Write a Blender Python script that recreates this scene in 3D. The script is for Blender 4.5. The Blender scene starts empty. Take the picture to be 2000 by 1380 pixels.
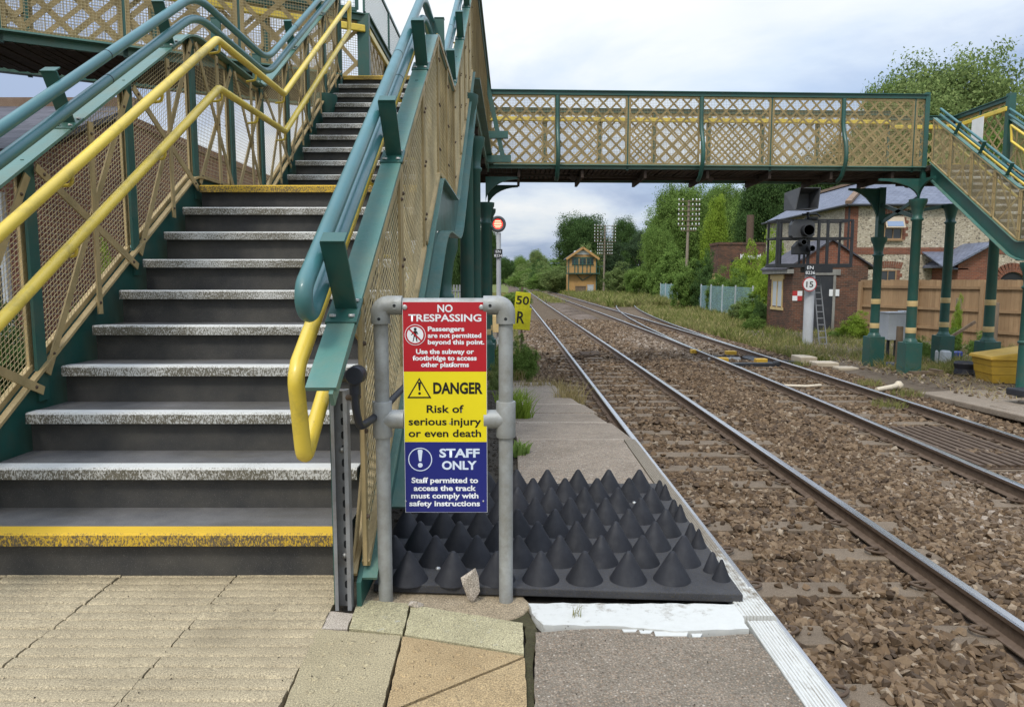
import bpy, bmesh, math, random
import numpy as np
from mathutils import Vector, Matrix, Euler
random.seed(7); RNG = np.random.default_rng(11)
R = math.radians
SC = bpy.context.scene
COL = SC.collection

# ------------------------------------------------------------------ camera
EYE = 1.12                      # eye height above the platform
F = 1390.0; PITCH = math.atan(143.5 / F)
cam = bpy.data.cameras.new('camera'); cam.sensor_width = 36; cam.lens = F / 2000 * 36
cam.clip_start = 0.05; cam.clip_end = 6000
co = bpy.data.objects.new('camera', cam); COL.objects.link(co)
co.location = (0, 0, EYE); co.rotation_euler = (math.pi / 2 - PITCH, 0, 0)
SC.camera = co

# ------------------------------------------------------------------ sky, sun, exposure
SUN_EL, SUN_AZ = R(52), R(205)      # azimuth from +Y, clockwise
W = bpy.data.worlds.new('World'); SC.world = W; W.use_nodes = True
nt = W.node_tree; nt.nodes.clear()
def wn(t, **k):
    n = nt.nodes.new(t)
    for a, b in k.items(): setattr(n, a, b)
    return n
out = wn('ShaderNodeOutputWorld'); mixs = wn('ShaderNodeMixShader')
sky = wn('ShaderNodeTexSky', sky_type='NISHITA', sun_disc=False, sun_elevation=SUN_EL, sun_rotation=SUN_AZ)
bsky = wn('ShaderNodeBackground'); bsky.inputs[1].default_value = 0.15
bcl = wn('ShaderNodeBackground'); bcl.inputs[1].default_value = 1.0
nt.links.new(sky.outputs[0], bsky.inputs[0])
tc = wn('ShaderNodeTexCoord'); sep = wn('ShaderNodeSeparateXYZ'); nt.links.new(tc.outputs['Generated'], sep.inputs[0])
def wm(op, a, b=None):
    n = wn('ShaderNodeMath', operation=op)
    for i, v in enumerate((a, b)):
        if v is None: continue
        if isinstance(v, (int, float)): n.inputs[i].default_value = v
        else: nt.links.new(v, n.inputs[i])
    return n.outputs[0]
zz = wm('ADD', wm('MAXIMUM', sep.outputs[2], 0.0), 0.16)
cmb = wn('ShaderNodeCombineXYZ')
nt.links.new(wm('DIVIDE', sep.outputs[0], zz), cmb.inputs[0]); nt.links.new(wm('DIVIDE', sep.outputs[1], zz), cmb.inputs[1])
def wnoise(scale, detail, rough, off):
    mp = wn('ShaderNodeMapping'); mp.inputs[1].default_value = off; nt.links.new(cmb.outputs[0], mp.inputs[0])
    n = wn('ShaderNodeTexNoise'); n.inputs['Scale'].default_value = scale; n.inputs['Detail'].default_value = detail
    n.inputs['Roughness'].default_value = rough; n.inputs['Distortion'].default_value = 0.3
    nt.links.new(mp.outputs[0], n.inputs['Vector']); return n.outputs['Fac']
def wramp(fac, stops):
    r = wn('ShaderNodeValToRGB'); e = r.color_ramp.elements
    while len(e) < len(stops): e.new(0.5)
    for i, (p, c) in enumerate(stops): e[i].position = p; e[i].color = (*c, 1)
    nt.links.new(fac, r.inputs[0]); return r.outputs[0]
shade = wramp(wnoise(0.62, 8, 0.56, (3.1, 0.6, 0)), [(0.39, (0.47, 0.58, 0.80)), (0.465, (0.68, 0.78, 0.96)), (0.53, (0.90, 0.98, 1.07)), (0.62, (1.14, 1.15, 1.14))])
cover = wramp(wnoise(0.45, 6, 0.5, (8.2, 3.0, 0)), [(0.30, (0.62,)*3), (0.50, (0.97,)*3)])
lum = wramp(sep.outputs[2], [(0.0, (0.52,) * 3), (0.12, (0.64,) * 3), (0.34, (0.76,) * 3), (0.52, (0.78,) * 3), (0.80, (1.0,) * 3)])
lm = wn('ShaderNodeMix', data_type='RGBA', blend_type='MULTIPLY'); lm.inputs[0].default_value = 1
nt.links.new(shade, lm.inputs[6]); nt.links.new(lum, lm.inputs[7])
zen = wn('ShaderNodeMapRange'); zen.inputs[1].default_value = 0.5; zen.inputs[2].default_value = 0.9; zen.inputs[3].default_value = 1.0; zen.inputs[4].default_value = 1.9
nt.links.new(sep.outputs[2], zen.inputs[0]); nt.links.new(zen.outputs[0], bcl.inputs[1])
nt.links.new(lm.outputs[2], bcl.inputs[0]); nt.links.new(cover, mixs.inputs[0])
nt.links.new(bsky.outputs[0], mixs.inputs[1]); nt.links.new(bcl.outputs[0], mixs.inputs[2]); nt.links.new(mixs.outputs[0], out.inputs[0])
sl = bpy.data.lights.new('sun', 'SUN'); sl.energy = 1.5; sl.angle = R(12); sl.color = (1.0, 0.95, 0.87)
so = bpy.data.objects.new('sun', sl); COL.objects.link(so)
sdir = Vector((math.sin(SUN_AZ) * math.cos(SUN_EL), math.cos(SUN_AZ) * math.cos(SUN_EL), math.sin(SUN_EL)))
so.rotation_euler = sdir.to_track_quat('Z', 'Y').to_euler(); so.location = (0, -20, 30)
SC.view_settings.view_transform = 'Standard'; SC.view_settings.look = 'None'
SC.view_settings.exposure = 0.4; SC.view_settings.gamma = 1
SC.cycles.max_bounces = 5; SC.cycles.diffuse_bounces = 3; SC.cycles.glossy_bounces = 3
SC.cycles.transparent_max_bounces = 8; SC.cycles.use_denoising = True

# ------------------------------------------------------------------ helpers
_cp, _sp = math.cos(PITCH), math.sin(PITCH)
def at(px, py, Y=None, Z=None):
    """world point seen at photo pixel (px, py), at forward distance Y or height Z"""
    u, v = px - 1000, 690 - py
    d = (u, F * _cp + v * _sp, -F * _sp + v * _cp)
    t = Y / d[1] if Y is not None else (Z - EYE) / d[2]
    return (d[0] * t, d[1] * t, EYE + d[2] * t)

class MB:
    """collects shapes, then links them as ONE mesh object"""
    def __init__(s): s.v = []; s.f = []; s.sm = []; s.mi = []
    def add(s, vs, fs, smooth=False, mi=0):
        o = len(s.v); s.v.extend([tuple(p) for p in vs])
        for f in fs: s.f.append(tuple(i + o for i in f)); s.sm.append(smooth); s.mi.append(mi)
    def box(s, c, d, rz=0, mi=0, tilt=None):
        x, y, z = d[0] / 2, d[1] / 2, d[2] / 2
        P = [Vector((a * x, b * y, e * z)) for e in (-1, 1) for a, b in ((-1, -1), (1, -1), (1, 1), (-1, 1))]
        m = Matrix.Rotation(rz, 3, 'Z')
        if tilt: m = m @ Euler(tilt).to_matrix()
        c = Vector(c)
        s.add([m @ p + c for p in P], [(3, 2, 1, 0), (4, 5, 6, 7), (0, 1, 5, 4), (1, 2, 6, 5), (2, 3, 7, 6), (3, 0, 4, 7)], False, mi)
    def span(s, a, b, mi=0):
        s.box([(p + q) / 2 for p, q in zip(a, b)], [abs(q - p) for p, q in zip(a, b)], 0, mi)
    def beam(s, p0, p1, w, t, wdir=(0, 0, 1), mi=0):
        p0, p1 = Vector(p0), Vector(p1); d = (p1 - p0).normalized(); wd = Vector(wdir); wd = (wd - d * wd.dot(d)).normalized()
        n = d.cross(wd)
        vs = [p + wd * (a * w / 2) + n * (b * t / 2) for p in (p0, p1) for a, b in ((-1, -1), (1, -1), (1, 1), (-1, 1))]
        s.add(vs, [(3, 2, 1, 0), (4, 5, 6, 7), (0, 1, 5, 4), (1, 2, 6, 5), (2, 3, 7, 6), (3, 0, 4, 7)], False, mi)
    def wire(s, p0, p1, r):
        p0, p1 = Vector(p0), Vector(p1); d = (p1 - p0).normalized(); a = d.orthogonal().normalized() * r; b = d.cross(a)
        s.add([p + q for p in (p0, p1) for q in (a, b, -a, -b)], [(0, 1, 5, 4), (1, 2, 6, 5), (2, 3, 7, 6), (3, 0, 4, 7)])
    def tube(s, pts, r, n=10, closed=False, smooth=True, mi=0):
        pts = [Vector(p) for p in pts]; m = len(pts); rr = r if hasattr(r, '__len__') else [r] * m
        vs = []; a = None
        for i, p in enumerate(pts):
            if closed: d = (pts[(i + 1) % m] - pts[i - 1])
            else: d = pts[min(i + 1, m - 1)] - pts[max(i - 1, 0)]
            d.normalize()
            a = d.orthogonal() if a is None else a - d * a.dot(d)
            if a.length < 1e-6: a = d.orthogonal()
            a.normalize(); b = d.cross(a)
            for k in range(n):
                t = 2 * math.pi * k / n; vs.append(p + (a * math.cos(t) + b * math.sin(t)) * rr[i])
        fs = []
        for i in range(m if closed else m - 1):
            j = (i + 1) % m
            for k in range(n): fs.append((i * n + k, i * n + (k + 1) % n, j * n + (k + 1) % n, j * n + k))
        s.add(vs, fs, smooth, mi)
        if not closed: s.add(vs[:n], [tuple(range(n))[::-1]], False, mi); s.add(vs[-n:], [tuple(range(n))], False, mi)
    def lathe(s, c, prof, n=16, mi=0, smooth=True, axis='Z'):
        vs = []
        for r, z in prof:
            for k in range(n):
                t = 2 * math.pi * k / n; x, y = r * math.cos(t), r * math.sin(t)
                q = (x, y, z) if axis == 'Z' else ((x, z, y) if axis == 'Y' else (z, x, y))
                vs.append((c[0] + q[0], c[1] + q[1], c[2] + q[2]))
        fs = [(i * n + k, i * n + (k + 1) % n, (i + 1) * n + (k + 1) % n, (i + 1) * n + k) for i in range(len(prof) - 1) for k in range(n)]
        if axis == 'Y': fs = [f[::-1] for f in fs]
        s.add(vs, fs, smooth, mi)
        e = list(range(n)); b, t2 = (e[::-1], e) if axis != 'Y' else (e, e[::-1])
        s.add(vs[:n], [tuple(b)], False, mi); s.add(vs[-n:], [tuple(t2)], False, mi)
    def prism(s, poly, d, mi=0):
        """closed polygon of 3-D points pushed along vector d"""
        n = len(poly); d = Vector(d); P = [Vector(p) for p in poly]
        nr = sum(((P[i] - P[0]).cross(P[(i + 1) % n] - P[0]) for i in range(n)), Vector())
        if nr.dot(d) > 0: P = P[::-1]
        vs = P + [p + d for p in P]
        s.add(vs, [tuple(range(n)), tuple(range(2 * n - 1, n - 1, -1))] + [(i, i + n, (i + 1) % n + n, (i + 1) % n) for i in range(n)], False, mi)
    def sweep(s, pts, w, t, mi=0):
        """flat bar through a polyline, width w across X or horizontally, thickness t in Z"""
        pts = [Vector(p) for p in pts]; vs = []
        for i, p in enumerate(pts):
            d = pts[min(i + 1, len(pts) - 1)] - pts[max(i - 1, 0)]; h = Vector((d.y, -d.x, 0))
            h = h.normalized() if h.length > 1e-6 else Vector((1, 0, 0))
            nn = h.cross(d).normalized()
            if nn.z < 0: nn = -nn; h = h
            for a, b in ((-1, -1), (1, -1), (1, 1), (-1, 1)): vs.append(p + h * (a * w / 2) + nn * (b * t / 2))
        m = len(pts); fs = [(3, 2, 1, 0), tuple(range(4 * m - 4, 4 * m))]
        for i in range(m - 1):
            for k in range(4): fs.append((i * 4 + k, i * 4 + (k + 1) % 4, i * 4 + 4 + (k + 1) % 4, i * 4 + 4 + k))
        s.add(vs, fs, False, mi)
    def build(s, name, mats, parent=None, bevel=0, label=None):
        me = bpy.data.meshes.new(name); me.from_pydata(s.v, [], s.f)
        for m in (mats if isinstance(mats, (list, tuple)) else [mats]): me.materials.append(m)
        me.polygons.foreach_set('use_smooth', s.sm); me.polygons.foreach_set('material_index', s.mi)
        boxuv(me); me.update()
        o = bpy.data.objects.new(name, me); COL.objects.link(o)
        if parent: adopt(o, parent)
        if bevel:
            b = o.modifiers.new('bevel', 'BEVEL'); b.width = bevel; b.segments = 2; b.limit_method = 'ANGLE'; b.angle_limit = R(40)
        if label: o['label'] = label
        return o
def boxuv(me):
    nl = len(me.loops)
    if not nl: return
    co = np.empty(len(me.vertices) * 3, np.float32); me.vertices.foreach_get('co', co); co = co.reshape(-1, 3)
    li = np.empty(nl, np.int32); me.loops.foreach_get('vertex_index', li)
    tot = np.empty(len(me.polygons), np.int32); me.polygons.foreach_get('loop_total', tot)
    nr = np.empty(len(me.polygons) * 3, np.float32); me.polygons.foreach_get('normal', nr); nr = np.abs(nr.reshape(-1, 3))
    ax = np.repeat(nr.argmax(1), tot); p = co[li]
    uv = np.where((ax == 0)[:, None], p[:, [1, 2]], np.where((ax == 1)[:, None], p[:, [0, 2]], p[:, [0, 1]]))
    me.uv_layers.new(name='metres').data.foreach_set('uv', uv.ravel())
BASE = {}
def adopt(o, parent):
    o.parent = parent
    r = parent
    while r.parent: r = r.parent
    if parent is r and r.type == 'EMPTY': o.matrix_parent_inverse = Matrix.Translation(r.location).inverted()
def thing(name, label, cat, loc, group=None):
    o = bpy.data.objects.new(name, None); COL.objects.link(o); o.location = loc; o.empty_display_size = 0.2
    return tag(o, label, cat, group)
def tag(o, label, cat, group=None):
    o['label'] = label; o['category'] = cat
    if group: o['group'] = group
    return o
def struct(o): o['kind'] = 'structure'; return o
def stuff(o, label=None, cat=None):
    o['kind'] = 'stuff'
    if label: o['label'] = label; o['category'] = cat
    return o
def copy_tree(o, parent=None):
    c = o.copy(); COL.objects.link(c)
    if parent: c.parent = parent
    for ch in o.children: copy_tree(ch, c)
    return c
def fillet(pts, r, n=6):
    pts = [Vector(p) for p in pts]; o = [pts[0]]
    for a, b, c in zip(pts, pts[1:], pts[2:]):
        k = min(r, (a - b).length * .49, (c - b).length * .49); p = b + (a - b).normalized() * k; q = b + (c - b).normalized() * k
        for i in range(n + 1):
            t = i / n; o.append(p * (1 - t) ** 2 + b * 2 * t * (1 - t) + q * t * t)
    return o + [pts[-1]]

# ------------------------------------------------------------------ materials
class NT:
    def __init__(s, name):
        s.m = bpy.data.materials.new(name); s.m.use_nodes = True; s.t = s.m.node_tree; s.t.nodes.clear()
        s.out = s.n('ShaderNodeOutputMaterial'); s.b = s.n('ShaderNodeBsdfPrincipled'); s.l(s.b.outputs[0], s.out.inputs[0])
        s.tc = s.n('ShaderNodeTexCoord')
    def n(s, t, **k):
        q = s.t.nodes.new(t)
        for a, b in k.items(): setattr(q, a, b)
        return q
    def l(s, a, b): s.t.links.new(a, b)
    def put(s, sock, v):
        if isinstance(v, (int, float)): sock.default_value = v
        elif isinstance(v, tuple): sock.default_value = (*v, 1) if len(v) == 3 and len(sock.default_value) == 4 else v
        else: s.l(v, sock)
    def coord(s, kind='Object', scale=(1, 1, 1), rot=(0, 0, 0)):
        mp = s.n('ShaderNodeMapping'); mp.inputs['Scale'].default_value = scale; mp.inputs['Rotation'].default_value = rot
        s.l(s.tc.outputs[kind], mp.inputs[0]); return mp.outputs[0]
    def noise(s, scale, detail=5, rough=.6, vec=None, dist=0):
        q = s.n('ShaderNodeTexNoise'); q.inputs['Scale'].default_value = scale; q.inputs['Detail'].default_value = detail
        q.inputs['Roughness'].default_value = rough; q.inputs['Distortion'].default_value = dist
        s.l(vec if vec is not None else s.tc.outputs['Object'], q.inputs['Vector']); return q.outputs['Fac']
    def voro(s, scale, vec=None, feature='F1', out='Distance', rnd=1):
        q = s.n('ShaderNodeTexVoronoi', feature=feature); q.inputs['Scale'].default_value = scale; q.inputs['Randomness'].default_value = rnd
        s.l(vec if vec is not None else s.tc.outputs['Object'], q.inputs['Vector']); return q.outputs[out]
    def ramp(s, fac, stops, interp='LINEAR'):
        r = s.n('ShaderNodeValToRGB'); e = r.color_ramp.elements; r.color_ramp.interpolation = interp
        while len(e) < len(stops): e.new(.5)
        for i, (p, c) in enumerate(stops):
            e[i].position = p; c = (c,) * 3 if isinstance(c, (int, float)) else c; e[i].color = (*c, 1)
        s.l(fac, r.inputs[0]); return r.outputs[0]
    def mix(s, fac, a, b, mode='MIX'):
        q = s.n('ShaderNodeMix', data_type='RGBA', blend_type=mode)
        s.put(q.inputs[0], fac); s.put(q.inputs[6], a); s.put(q.inputs[7], b); return q.outputs[2]
    def math(s, op, a, b=0.5):
        q = s.n('ShaderNodeMath', operation=op); s.put(q.inputs[0], a); s.put(q.inputs[1], b); return q.outputs[0]
    def bump(s, h, strength=.3, dist=.01, prev=None):
        q = s.n('ShaderNodeBump'); q.inputs['Strength'].default_value = strength; q.inputs['Distance'].default_value = dist
        s.l(h, q.inputs['Height'])
        if prev is not None: s.l(prev, q.inputs['Normal'])
        return q.outputs[0]
    def island(s):
        return s.n('ShaderNodeNewGeometry').outputs['Random Per Island']
    def done(s, col, rough=.6, metal=0, normal=None, spec=.5, coat=0):
        s.put(s.b.inputs['Base Color'], col); s.put(s.b.inputs['Roughness'], rough); s.put(s.b.inputs['Metallic'], metal)
        s.b.inputs['Specular IOR Level'].default_value = spec; s.b.inputs['Coat Weight'].default_value = coat
        s.b.inputs['Coat Roughness'].default_value = .15
        if normal is not None: s.l(normal, s.b.inputs['Normal'])
        return s.m
def paint(name, c, dirt, amt=.5, rough=.4, bump=.15, bscale=40, scale=3.0, lo=.48, hi=.72, metal=0, coat=0, spec=.5, streak=1, rust=0):
    q = NT(name); v = q.coord(scale=(1, 1, streak))
    n = q.noise(scale, 9, .68, v); m = q.ramp(n, [(lo, 0), (hi, amt)])
    n2 = q.noise(scale * .35, 3, .5); c2 = q.mix(q.ramp(n2, [(.3, 0), (.7, 1)]), tuple(x * .84 for x in c), tuple(min(1, x * 1.12) for x in c))
    col = q.mix(m, c2, dirt)
    if rust: col = q.mix(q.math('MULTIPLY', q.ramp(q.noise(26, 6, .7), [(.62, 0), (.70, 1)]), q.ramp(q.noise(2.3, 3, .6), [(.45, 0), (.65, rust)])), col, (.13, .05, .025))
    return q.done(col, q.ramp(n, [(.3, rough), (.8, min(1, rough + .25))]), metal, q.bump(q.noise(bscale, 4, .6), bump, .004), spec, coat)
M = {}
M['green'] = paint('green_paint', (.016, .085, .068), (.08, .09, .06), .6, .42, .3, 28, 4, .48, .75, coat=.15, rust=.4)
M['green_dirty_skylit'] = paint('green_weathered_skylit', (.070, .18, .150), (.16, .19, .13), .7, .40, .6, 30, 5, .42, .75, coat=.2, rust=.3)  # weathered green, its colour also lightened for sky reflection on upward bars
M['tube'] = paint('green_gloss_paint', (.040, .145, .150), (.06, .12, .10), .5, .33, .12, 22, 5, .5, .75, coat=.25, rust=.2)
M['beige'] = paint('stone_colour_paint', (.42, .31, .145), (.15, .125, .05), .75, .55, .25, 40, 6, .44, .72, streak=.5, rust=.8)
M['wire'] = paint('stone_colour_wire', (.42, .335, .175), (.14, .115, .055), .6, .55, 0, 40, 3, .45, .75)
M['yellow'] = paint('yellow_rail_paint', (.72, .53, .06), (.22, .18, .05), .75, .32, .12, 30, 4.2, .53, .72, coat=.25, rust=.5)
M['cream'] = paint('cream_paint', (.60, .44, .20), (.3, .24, .12), .4, .5)
M['galv'] = paint('galvanised_steel', (.36, .37, .36), (.20, .19, .15), .7, .5, .12, 60, 14, .4, .7, metal=.35)
M['strut'] = paint('galvanised_channel', (.30, .31, .32), (.16, .13, .10), .6, .45, .1, 60, 9, .45, .7, metal=.5)
M['dark'] = paint('dark_hole', (.012, .014, .016), (.02, .02, .02), .3, .7, 0)
M['black_paint'] = paint('black_paint', (.018, .02, .024), (.05, .05, .05), .5, .5, .1)
M['black_plastic'] = paint('black_plastic', (.014, .016, .024), (.05, .048, .045), .4, .42, .1)
M['dull_grey'] = paint('grey_paint', (.055, .058, .064), (.10, .10, .10), .5, .5, .1)
M['tan'] = paint('pale_tan_frame', (.46, .39, .29), (.3, .25, .18), .4, .5)
M['pale_grey'] = paint('pale_grey_paint', (.46, .48, .50), (.3, .3, .28), .5, .5, .1, streak=.4)
M['white'] = paint('white_paint', (.72, .73, .72), (.5, .49, .45), .3, .4, .05)
M['steel_bolt'] = paint('bright_bolt', (.5, .5, .48), (.25, .2, .15), .5, .35, .05, metal=.6)
M['pole_timber'] = paint('pale_weathered_pole', (.26, .215, .165), (.14, .11, .08), .6, .8, .3, 30, 3, .4, .7, streak=.15)
M['timber'] = paint('weathered_timber', (.16, .115, .075), (.07, .05, .035), .7, .8, .3, 30, 6, .4, .7, streak=.15)
M['soffit'] = paint('rusty_brown_soffit', (.055, .036, .026), (.02, .016, .014), .7, .8, .3, 30, 6, .4, .7)
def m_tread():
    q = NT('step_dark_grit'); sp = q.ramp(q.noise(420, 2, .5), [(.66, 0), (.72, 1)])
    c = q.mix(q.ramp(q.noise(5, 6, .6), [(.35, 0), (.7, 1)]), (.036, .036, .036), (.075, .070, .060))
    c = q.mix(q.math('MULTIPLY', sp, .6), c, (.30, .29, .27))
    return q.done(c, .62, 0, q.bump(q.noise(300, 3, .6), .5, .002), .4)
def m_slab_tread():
    q = NT('scuffed_skylit_tread_top'); n = q.noise(6, 8, .65); c = q.mix(q.ramp(n, [(.3, 0), (.7, 1)]), (.085, .084, .086), (.15, .145, .14))  # worn tops; base colour also lightened for the light they reflect
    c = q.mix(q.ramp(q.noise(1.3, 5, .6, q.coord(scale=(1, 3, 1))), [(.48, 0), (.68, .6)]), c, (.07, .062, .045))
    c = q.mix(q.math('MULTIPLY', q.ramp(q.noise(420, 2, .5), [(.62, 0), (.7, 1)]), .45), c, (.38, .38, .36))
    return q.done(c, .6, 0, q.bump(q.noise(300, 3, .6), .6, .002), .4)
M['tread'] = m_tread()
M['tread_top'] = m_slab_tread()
def m_nosing(name, c, dirt, wear_top, wear_front):
    q = NT(name); g = q.n('ShaderNodeNewGeometry'); s = q.n('ShaderNodeSeparateXYZ'); q.l(g.outputs['Normal'], s.inputs[0])
    topness = q.ramp(s.outputs[2], [(.3, wear_front), (.8, wear_top)])
    fine = q.noise(210, 5, .72, q.coord(scale=(1, 1, .45))); big = q.noise(2.6, 4, .6)
    tot = q.math('ADD', q.math('MULTIPLY', fine, .78), q.math('MULTIPLY', big, .32))
    w = q.ramp(q.math('ADD', tot, topness), [(.92, 0), (1.07, 1)])
    col = q.mix(w, q.mix(big, c, tuple(x * .85 for x in c)), q.mix(q.noise(60, 3, .6), dirt, tuple(x * 2.2 for x in dirt)))
    return q.done(col, .7, 0, q.bump(fine, .4, .002), .3)
M['nosing'] = m_nosing('worn_white_nosing', (.60, .60, .57), (.075, .068, .050), .30, .435)
M['nosing_yellow'] = m_nosing('worn_yellow_nosing', (.66, .42, .035), (.07, .055, .035), .31, .42)
def m_slab(name, c1, c2, spots=(.08, .07, .05), sp=.5, scale=6, bump=.35, agg=0, rough=.85, lich=None, isl=.28):
    q = NT(name)
    v = q.island()
    base = q.mix(q.ramp(q.noise(scale, 10, .7), [(.3, 0), (.72, 1)]), c1, c2)
    base = q.mix(q.math('MULTIPLY', v, isl), base, tuple(x * .62 for x in c1))
    g = q.noise(240, 3, .7)
    base = q.mix(q.ramp(g, [(.36, .75), (.5, 0)]), base, spots)
    base = q.mix(q.ramp(g, [(.54, 0), (.66, .6)]), base, tuple(min(1, x * 1.7) for x in c2))
    pt = q.ramp(q.voro(22), [(.05, sp), (.10, 0)]); base = q.mix(pt, base, spots)
    g2 = q.noise(70, 5, .7); base = q.mix(q.ramp(g2, [(.34, .3), (.44, 0)]), base, tuple(x * .45 for x in c1)); stain = q.ramp(q.noise(1.7, 7, .62), [(.5, 0), (.72, .5)]); base = q.mix(stain, base, tuple(x * .5 for x in c1))
    if lich: base = q.mix(q.ramp(q.noise(30, 6, .7), [(.6, 0), (.7, .6)]), base, lich)
    h = g
    if agg:
        vc = q.n('ShaderNodeTexVoronoi'); vc.inputs['Scale'].default_value = agg; q.l(q.tc.outputs['Object'], vc.inputs['Vector'])
        peb = q.ramp(vc.outputs['Distance'], [(.25, 1), (.5, 0)]); hue = q.n('ShaderNodeSeparateColor'); q.l(vc.outputs['Color'], hue.inputs[0])
        pc = q.ramp(hue.outputs[0], [(0, (.10, .075, .055)), (.35, (.20, .145, .10)), (.65, (.30, .22, .15)), (.93, (.36, .29, .22)), (1, (.48, .43, .36))])
        base = q.mix(q.math('MULTIPLY', peb, .85), base, pc); h = q.math('ADD', q.math('MULTIPLY', peb, .8), g)
    return q.done(base, rough, 0, q.bump(h, bump, .004), .25)
M['corduroy'] = m_slab('ribbed_paving', (.31, .255, .165), (.45, .375, .245), scale=4, isl=.06)
M['blister'] = m_slab('blister_paving', (.31, .26, .16), (.44, .375, .235), scale=4)
M['blister_buff'] = m_slab('blister_paving_buff', (.32, .225, .115), (.43, .32, .175), scale=4)
M['slab_plain'] = m_slab('plain_yellow_paving', (.34, .305, .18), (.47, .42, .26), scale=5, lich=(.42, .42, .38))
M['aggregate'] = m_slab('exposed_aggregate', (.165, .138, .105), (.28, .232, .178), agg=110, bump=.6, sp=0)
M['ramp_concrete'] = m_slab('ramp_concrete', (.21, .172, .132), (.34, .285, .225), agg=75, bump=.5, sp=.1)
M['cement'] = m_slab('sandy_cement', (.32, .25, .16), (.46, .37, .25), bump=.9, sp=.2)
M['stone'] = m_slab('pale_stone', (.42, .36, .29), (.55, .48, .40), bump=.8, sp=0)
M['concrete'] = m_slab('concrete', (.26, .25, .23), (.36, .34, .31), bump=.5, sp=.2)
def m_coping():
    q = NT('worn_white_coping'); n = q.noise(24, 8, .75); big = q.noise(2.2, 5, .6)
    c = q.n('ShaderNodeSeparateXYZ'); q.l(q.tc.outputs['Object'], c.inputs[0])
    far = q.ramp(q.math('MULTIPLY', q.math('SUBTRACT', c.outputs[1], 2.1), .5), [(.0, 0), (.4, .22), (.75, .5)])
    w = q.ramp(q.math('ADD', q.math('ADD', q.math('MULTIPLY', n, .6), q.math('MULTIPLY', big, .5)), far), [(.63, 0), (.76, 1)])
    fx = q.math('FRACT', q.math('MULTIPLY', c.outputs[0], 88.0)); gm = q.math('MULTIPLY', q.ramp(fx, [(0, 1), (.2, 0), (.8, 0), (1, 1)]), q.ramp(c.outputs[0], [(.772, 0), (.776, 1)]))
    gm = q.math('MULTIPLY', gm, q.ramp(q.noise(38, 5, .7, q.coord(scale=(1, .25, 1))), [(.42, 0), (.55, .75)])); w = q.math('MAXIMUM', w, gm)
    col = q.mix(w, q.mix(n, (.60, .60, .57), (.48, .48, .44)), q.mix(q.noise(90, 4, .6), (.13, .11, .085), (.30, .26, .20)))
    return q.done(col, .75, 0, q.bump(n, .5, .004), .3)
M['coping'] = m_coping()
def m_brick(name, c1, c2, mortar, scale=1.0, dirt=.4):
    q = NT(name); v = q.n('ShaderNodeMapping'); v.inputs['Scale'].default_value = (scale,) * 3; q.l(q.tc.outputs['UV'], v.inputs[0])
    b = q.n('ShaderNodeTexBrick'); q.l(v.outputs[0], b.inputs['Vector'])
    b.inputs['Scale'].default_value = 1; b.inputs['Brick Width'].default_value = .225; b.inputs['Row Height'].default_value = .075
    b.inputs['Mortar Size'].default_value = .006; b.inputs['Mortar Smooth'].default_value = .2
    b.inputs['Color1'].default_value = (*c1, 1); b.inputs['Color2'].default_value = (*c2, 1); b.inputs['Mortar'].default_value = (*mortar, 1)
    col = q.mix(q.ramp(q.noise(1.2, 8, .65), [(.42, 0), (.75, dirt)]), b.outputs['Color'], (.05, .042, .035))
    col = q.mix(q.ramp(q.noise(9, 5, .7), [(.5, 0), (.8, .35)]), col, tuple(min(1, x * 1.7) for x in c2))
    return q.done(col, .85, 0, q.bump(q.math('SUBTRACT', q.noise(40, 4), b.outputs['Fac']), .5, .01), .2)
M['brick'] = m_brick('red_brick', (.25, .088, .050), (.16, .062, .040), (.22, .175, .135))
M['brick_dark'] = m_brick('sooty_brick', (.17, .072, .042), (.075, .042, .030), (.17, .145, .115), dirt=.75)
M['brick_wall'] = m_brick('plum_brick', (.28, .115, .08), (.17, .072, .055), (.36, .30, .25), dirt=.3)
def m_flint():
    q = NT('knapped_flint_wall'); v = q.n('ShaderNodeMapping'); v.inputs['Scale'].default_value = (1, 1.35, 1); q.l(q.tc.outputs['UV'], v.inputs[0])
    vc = q.n('ShaderNodeTexVoronoi'); vc.inputs['Scale'].default_value = 7.5; q.l(v.outputs[0], vc.inputs['Vector'])
    hue = q.n('ShaderNodeSeparateColor'); q.l(vc.outputs['Color'], hue.inputs[0])
    st = q.ramp(hue.outputs[0], [(0, (.15, .135, .11)), (.25, (.24, .20, .15)), (.6, (.40, .34, .25)), (1, (.62, .56, .45))])
    e = q.n('ShaderNodeTexVoronoi', feature='DISTANCE_TO_EDGE'); e.inputs['Scale'].default_value = 7.5; q.l(v.outputs[0], e.inputs['Vector'])
    k = q.ramp(e.outputs['Distance'], [(.10, 0), (.2, 1)])
    col = q.mix(k, (.42, .365, .275), st)
    return q.done(col, .75, 0, q.bump(k, .6, .03), .3)
M['flint'] = m_flint()
def m_slate(name, c1, c2):
    q = NT(name); b = q.n('ShaderNodeTexBrick'); q.l(q.tc.outputs['UV'], b.inputs['Vector'])
    b.inputs['Scale'].default_value = 1; b.inputs['Brick Width'].default_value = .28; b.inputs['Row Height'].default_value = .16; b.inputs['Mortar Size'].default_value = .008
    b.inputs['Color1'].default_value = (*c1, 1); b.inputs['Color2'].default_value = (*c2, 1); b.inputs['Mortar'].default_value = (.02, .02, .025, 1)
    col = q.mix(q.ramp(q.noise(3, 6, .6), [(.45, 0), (.8, .5)]), b.outputs['Color'], tuple(x * 1.7 for x in c2))
    return q.done(col, .62, 0, q.bump(q.math('SUBTRACT', 1.0, b.outputs['Fac']), .5, .01), .35)
M['slate'] = m_slate('grey_slate', (.050, .047, .056), (.080, .075, .088))
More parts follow.
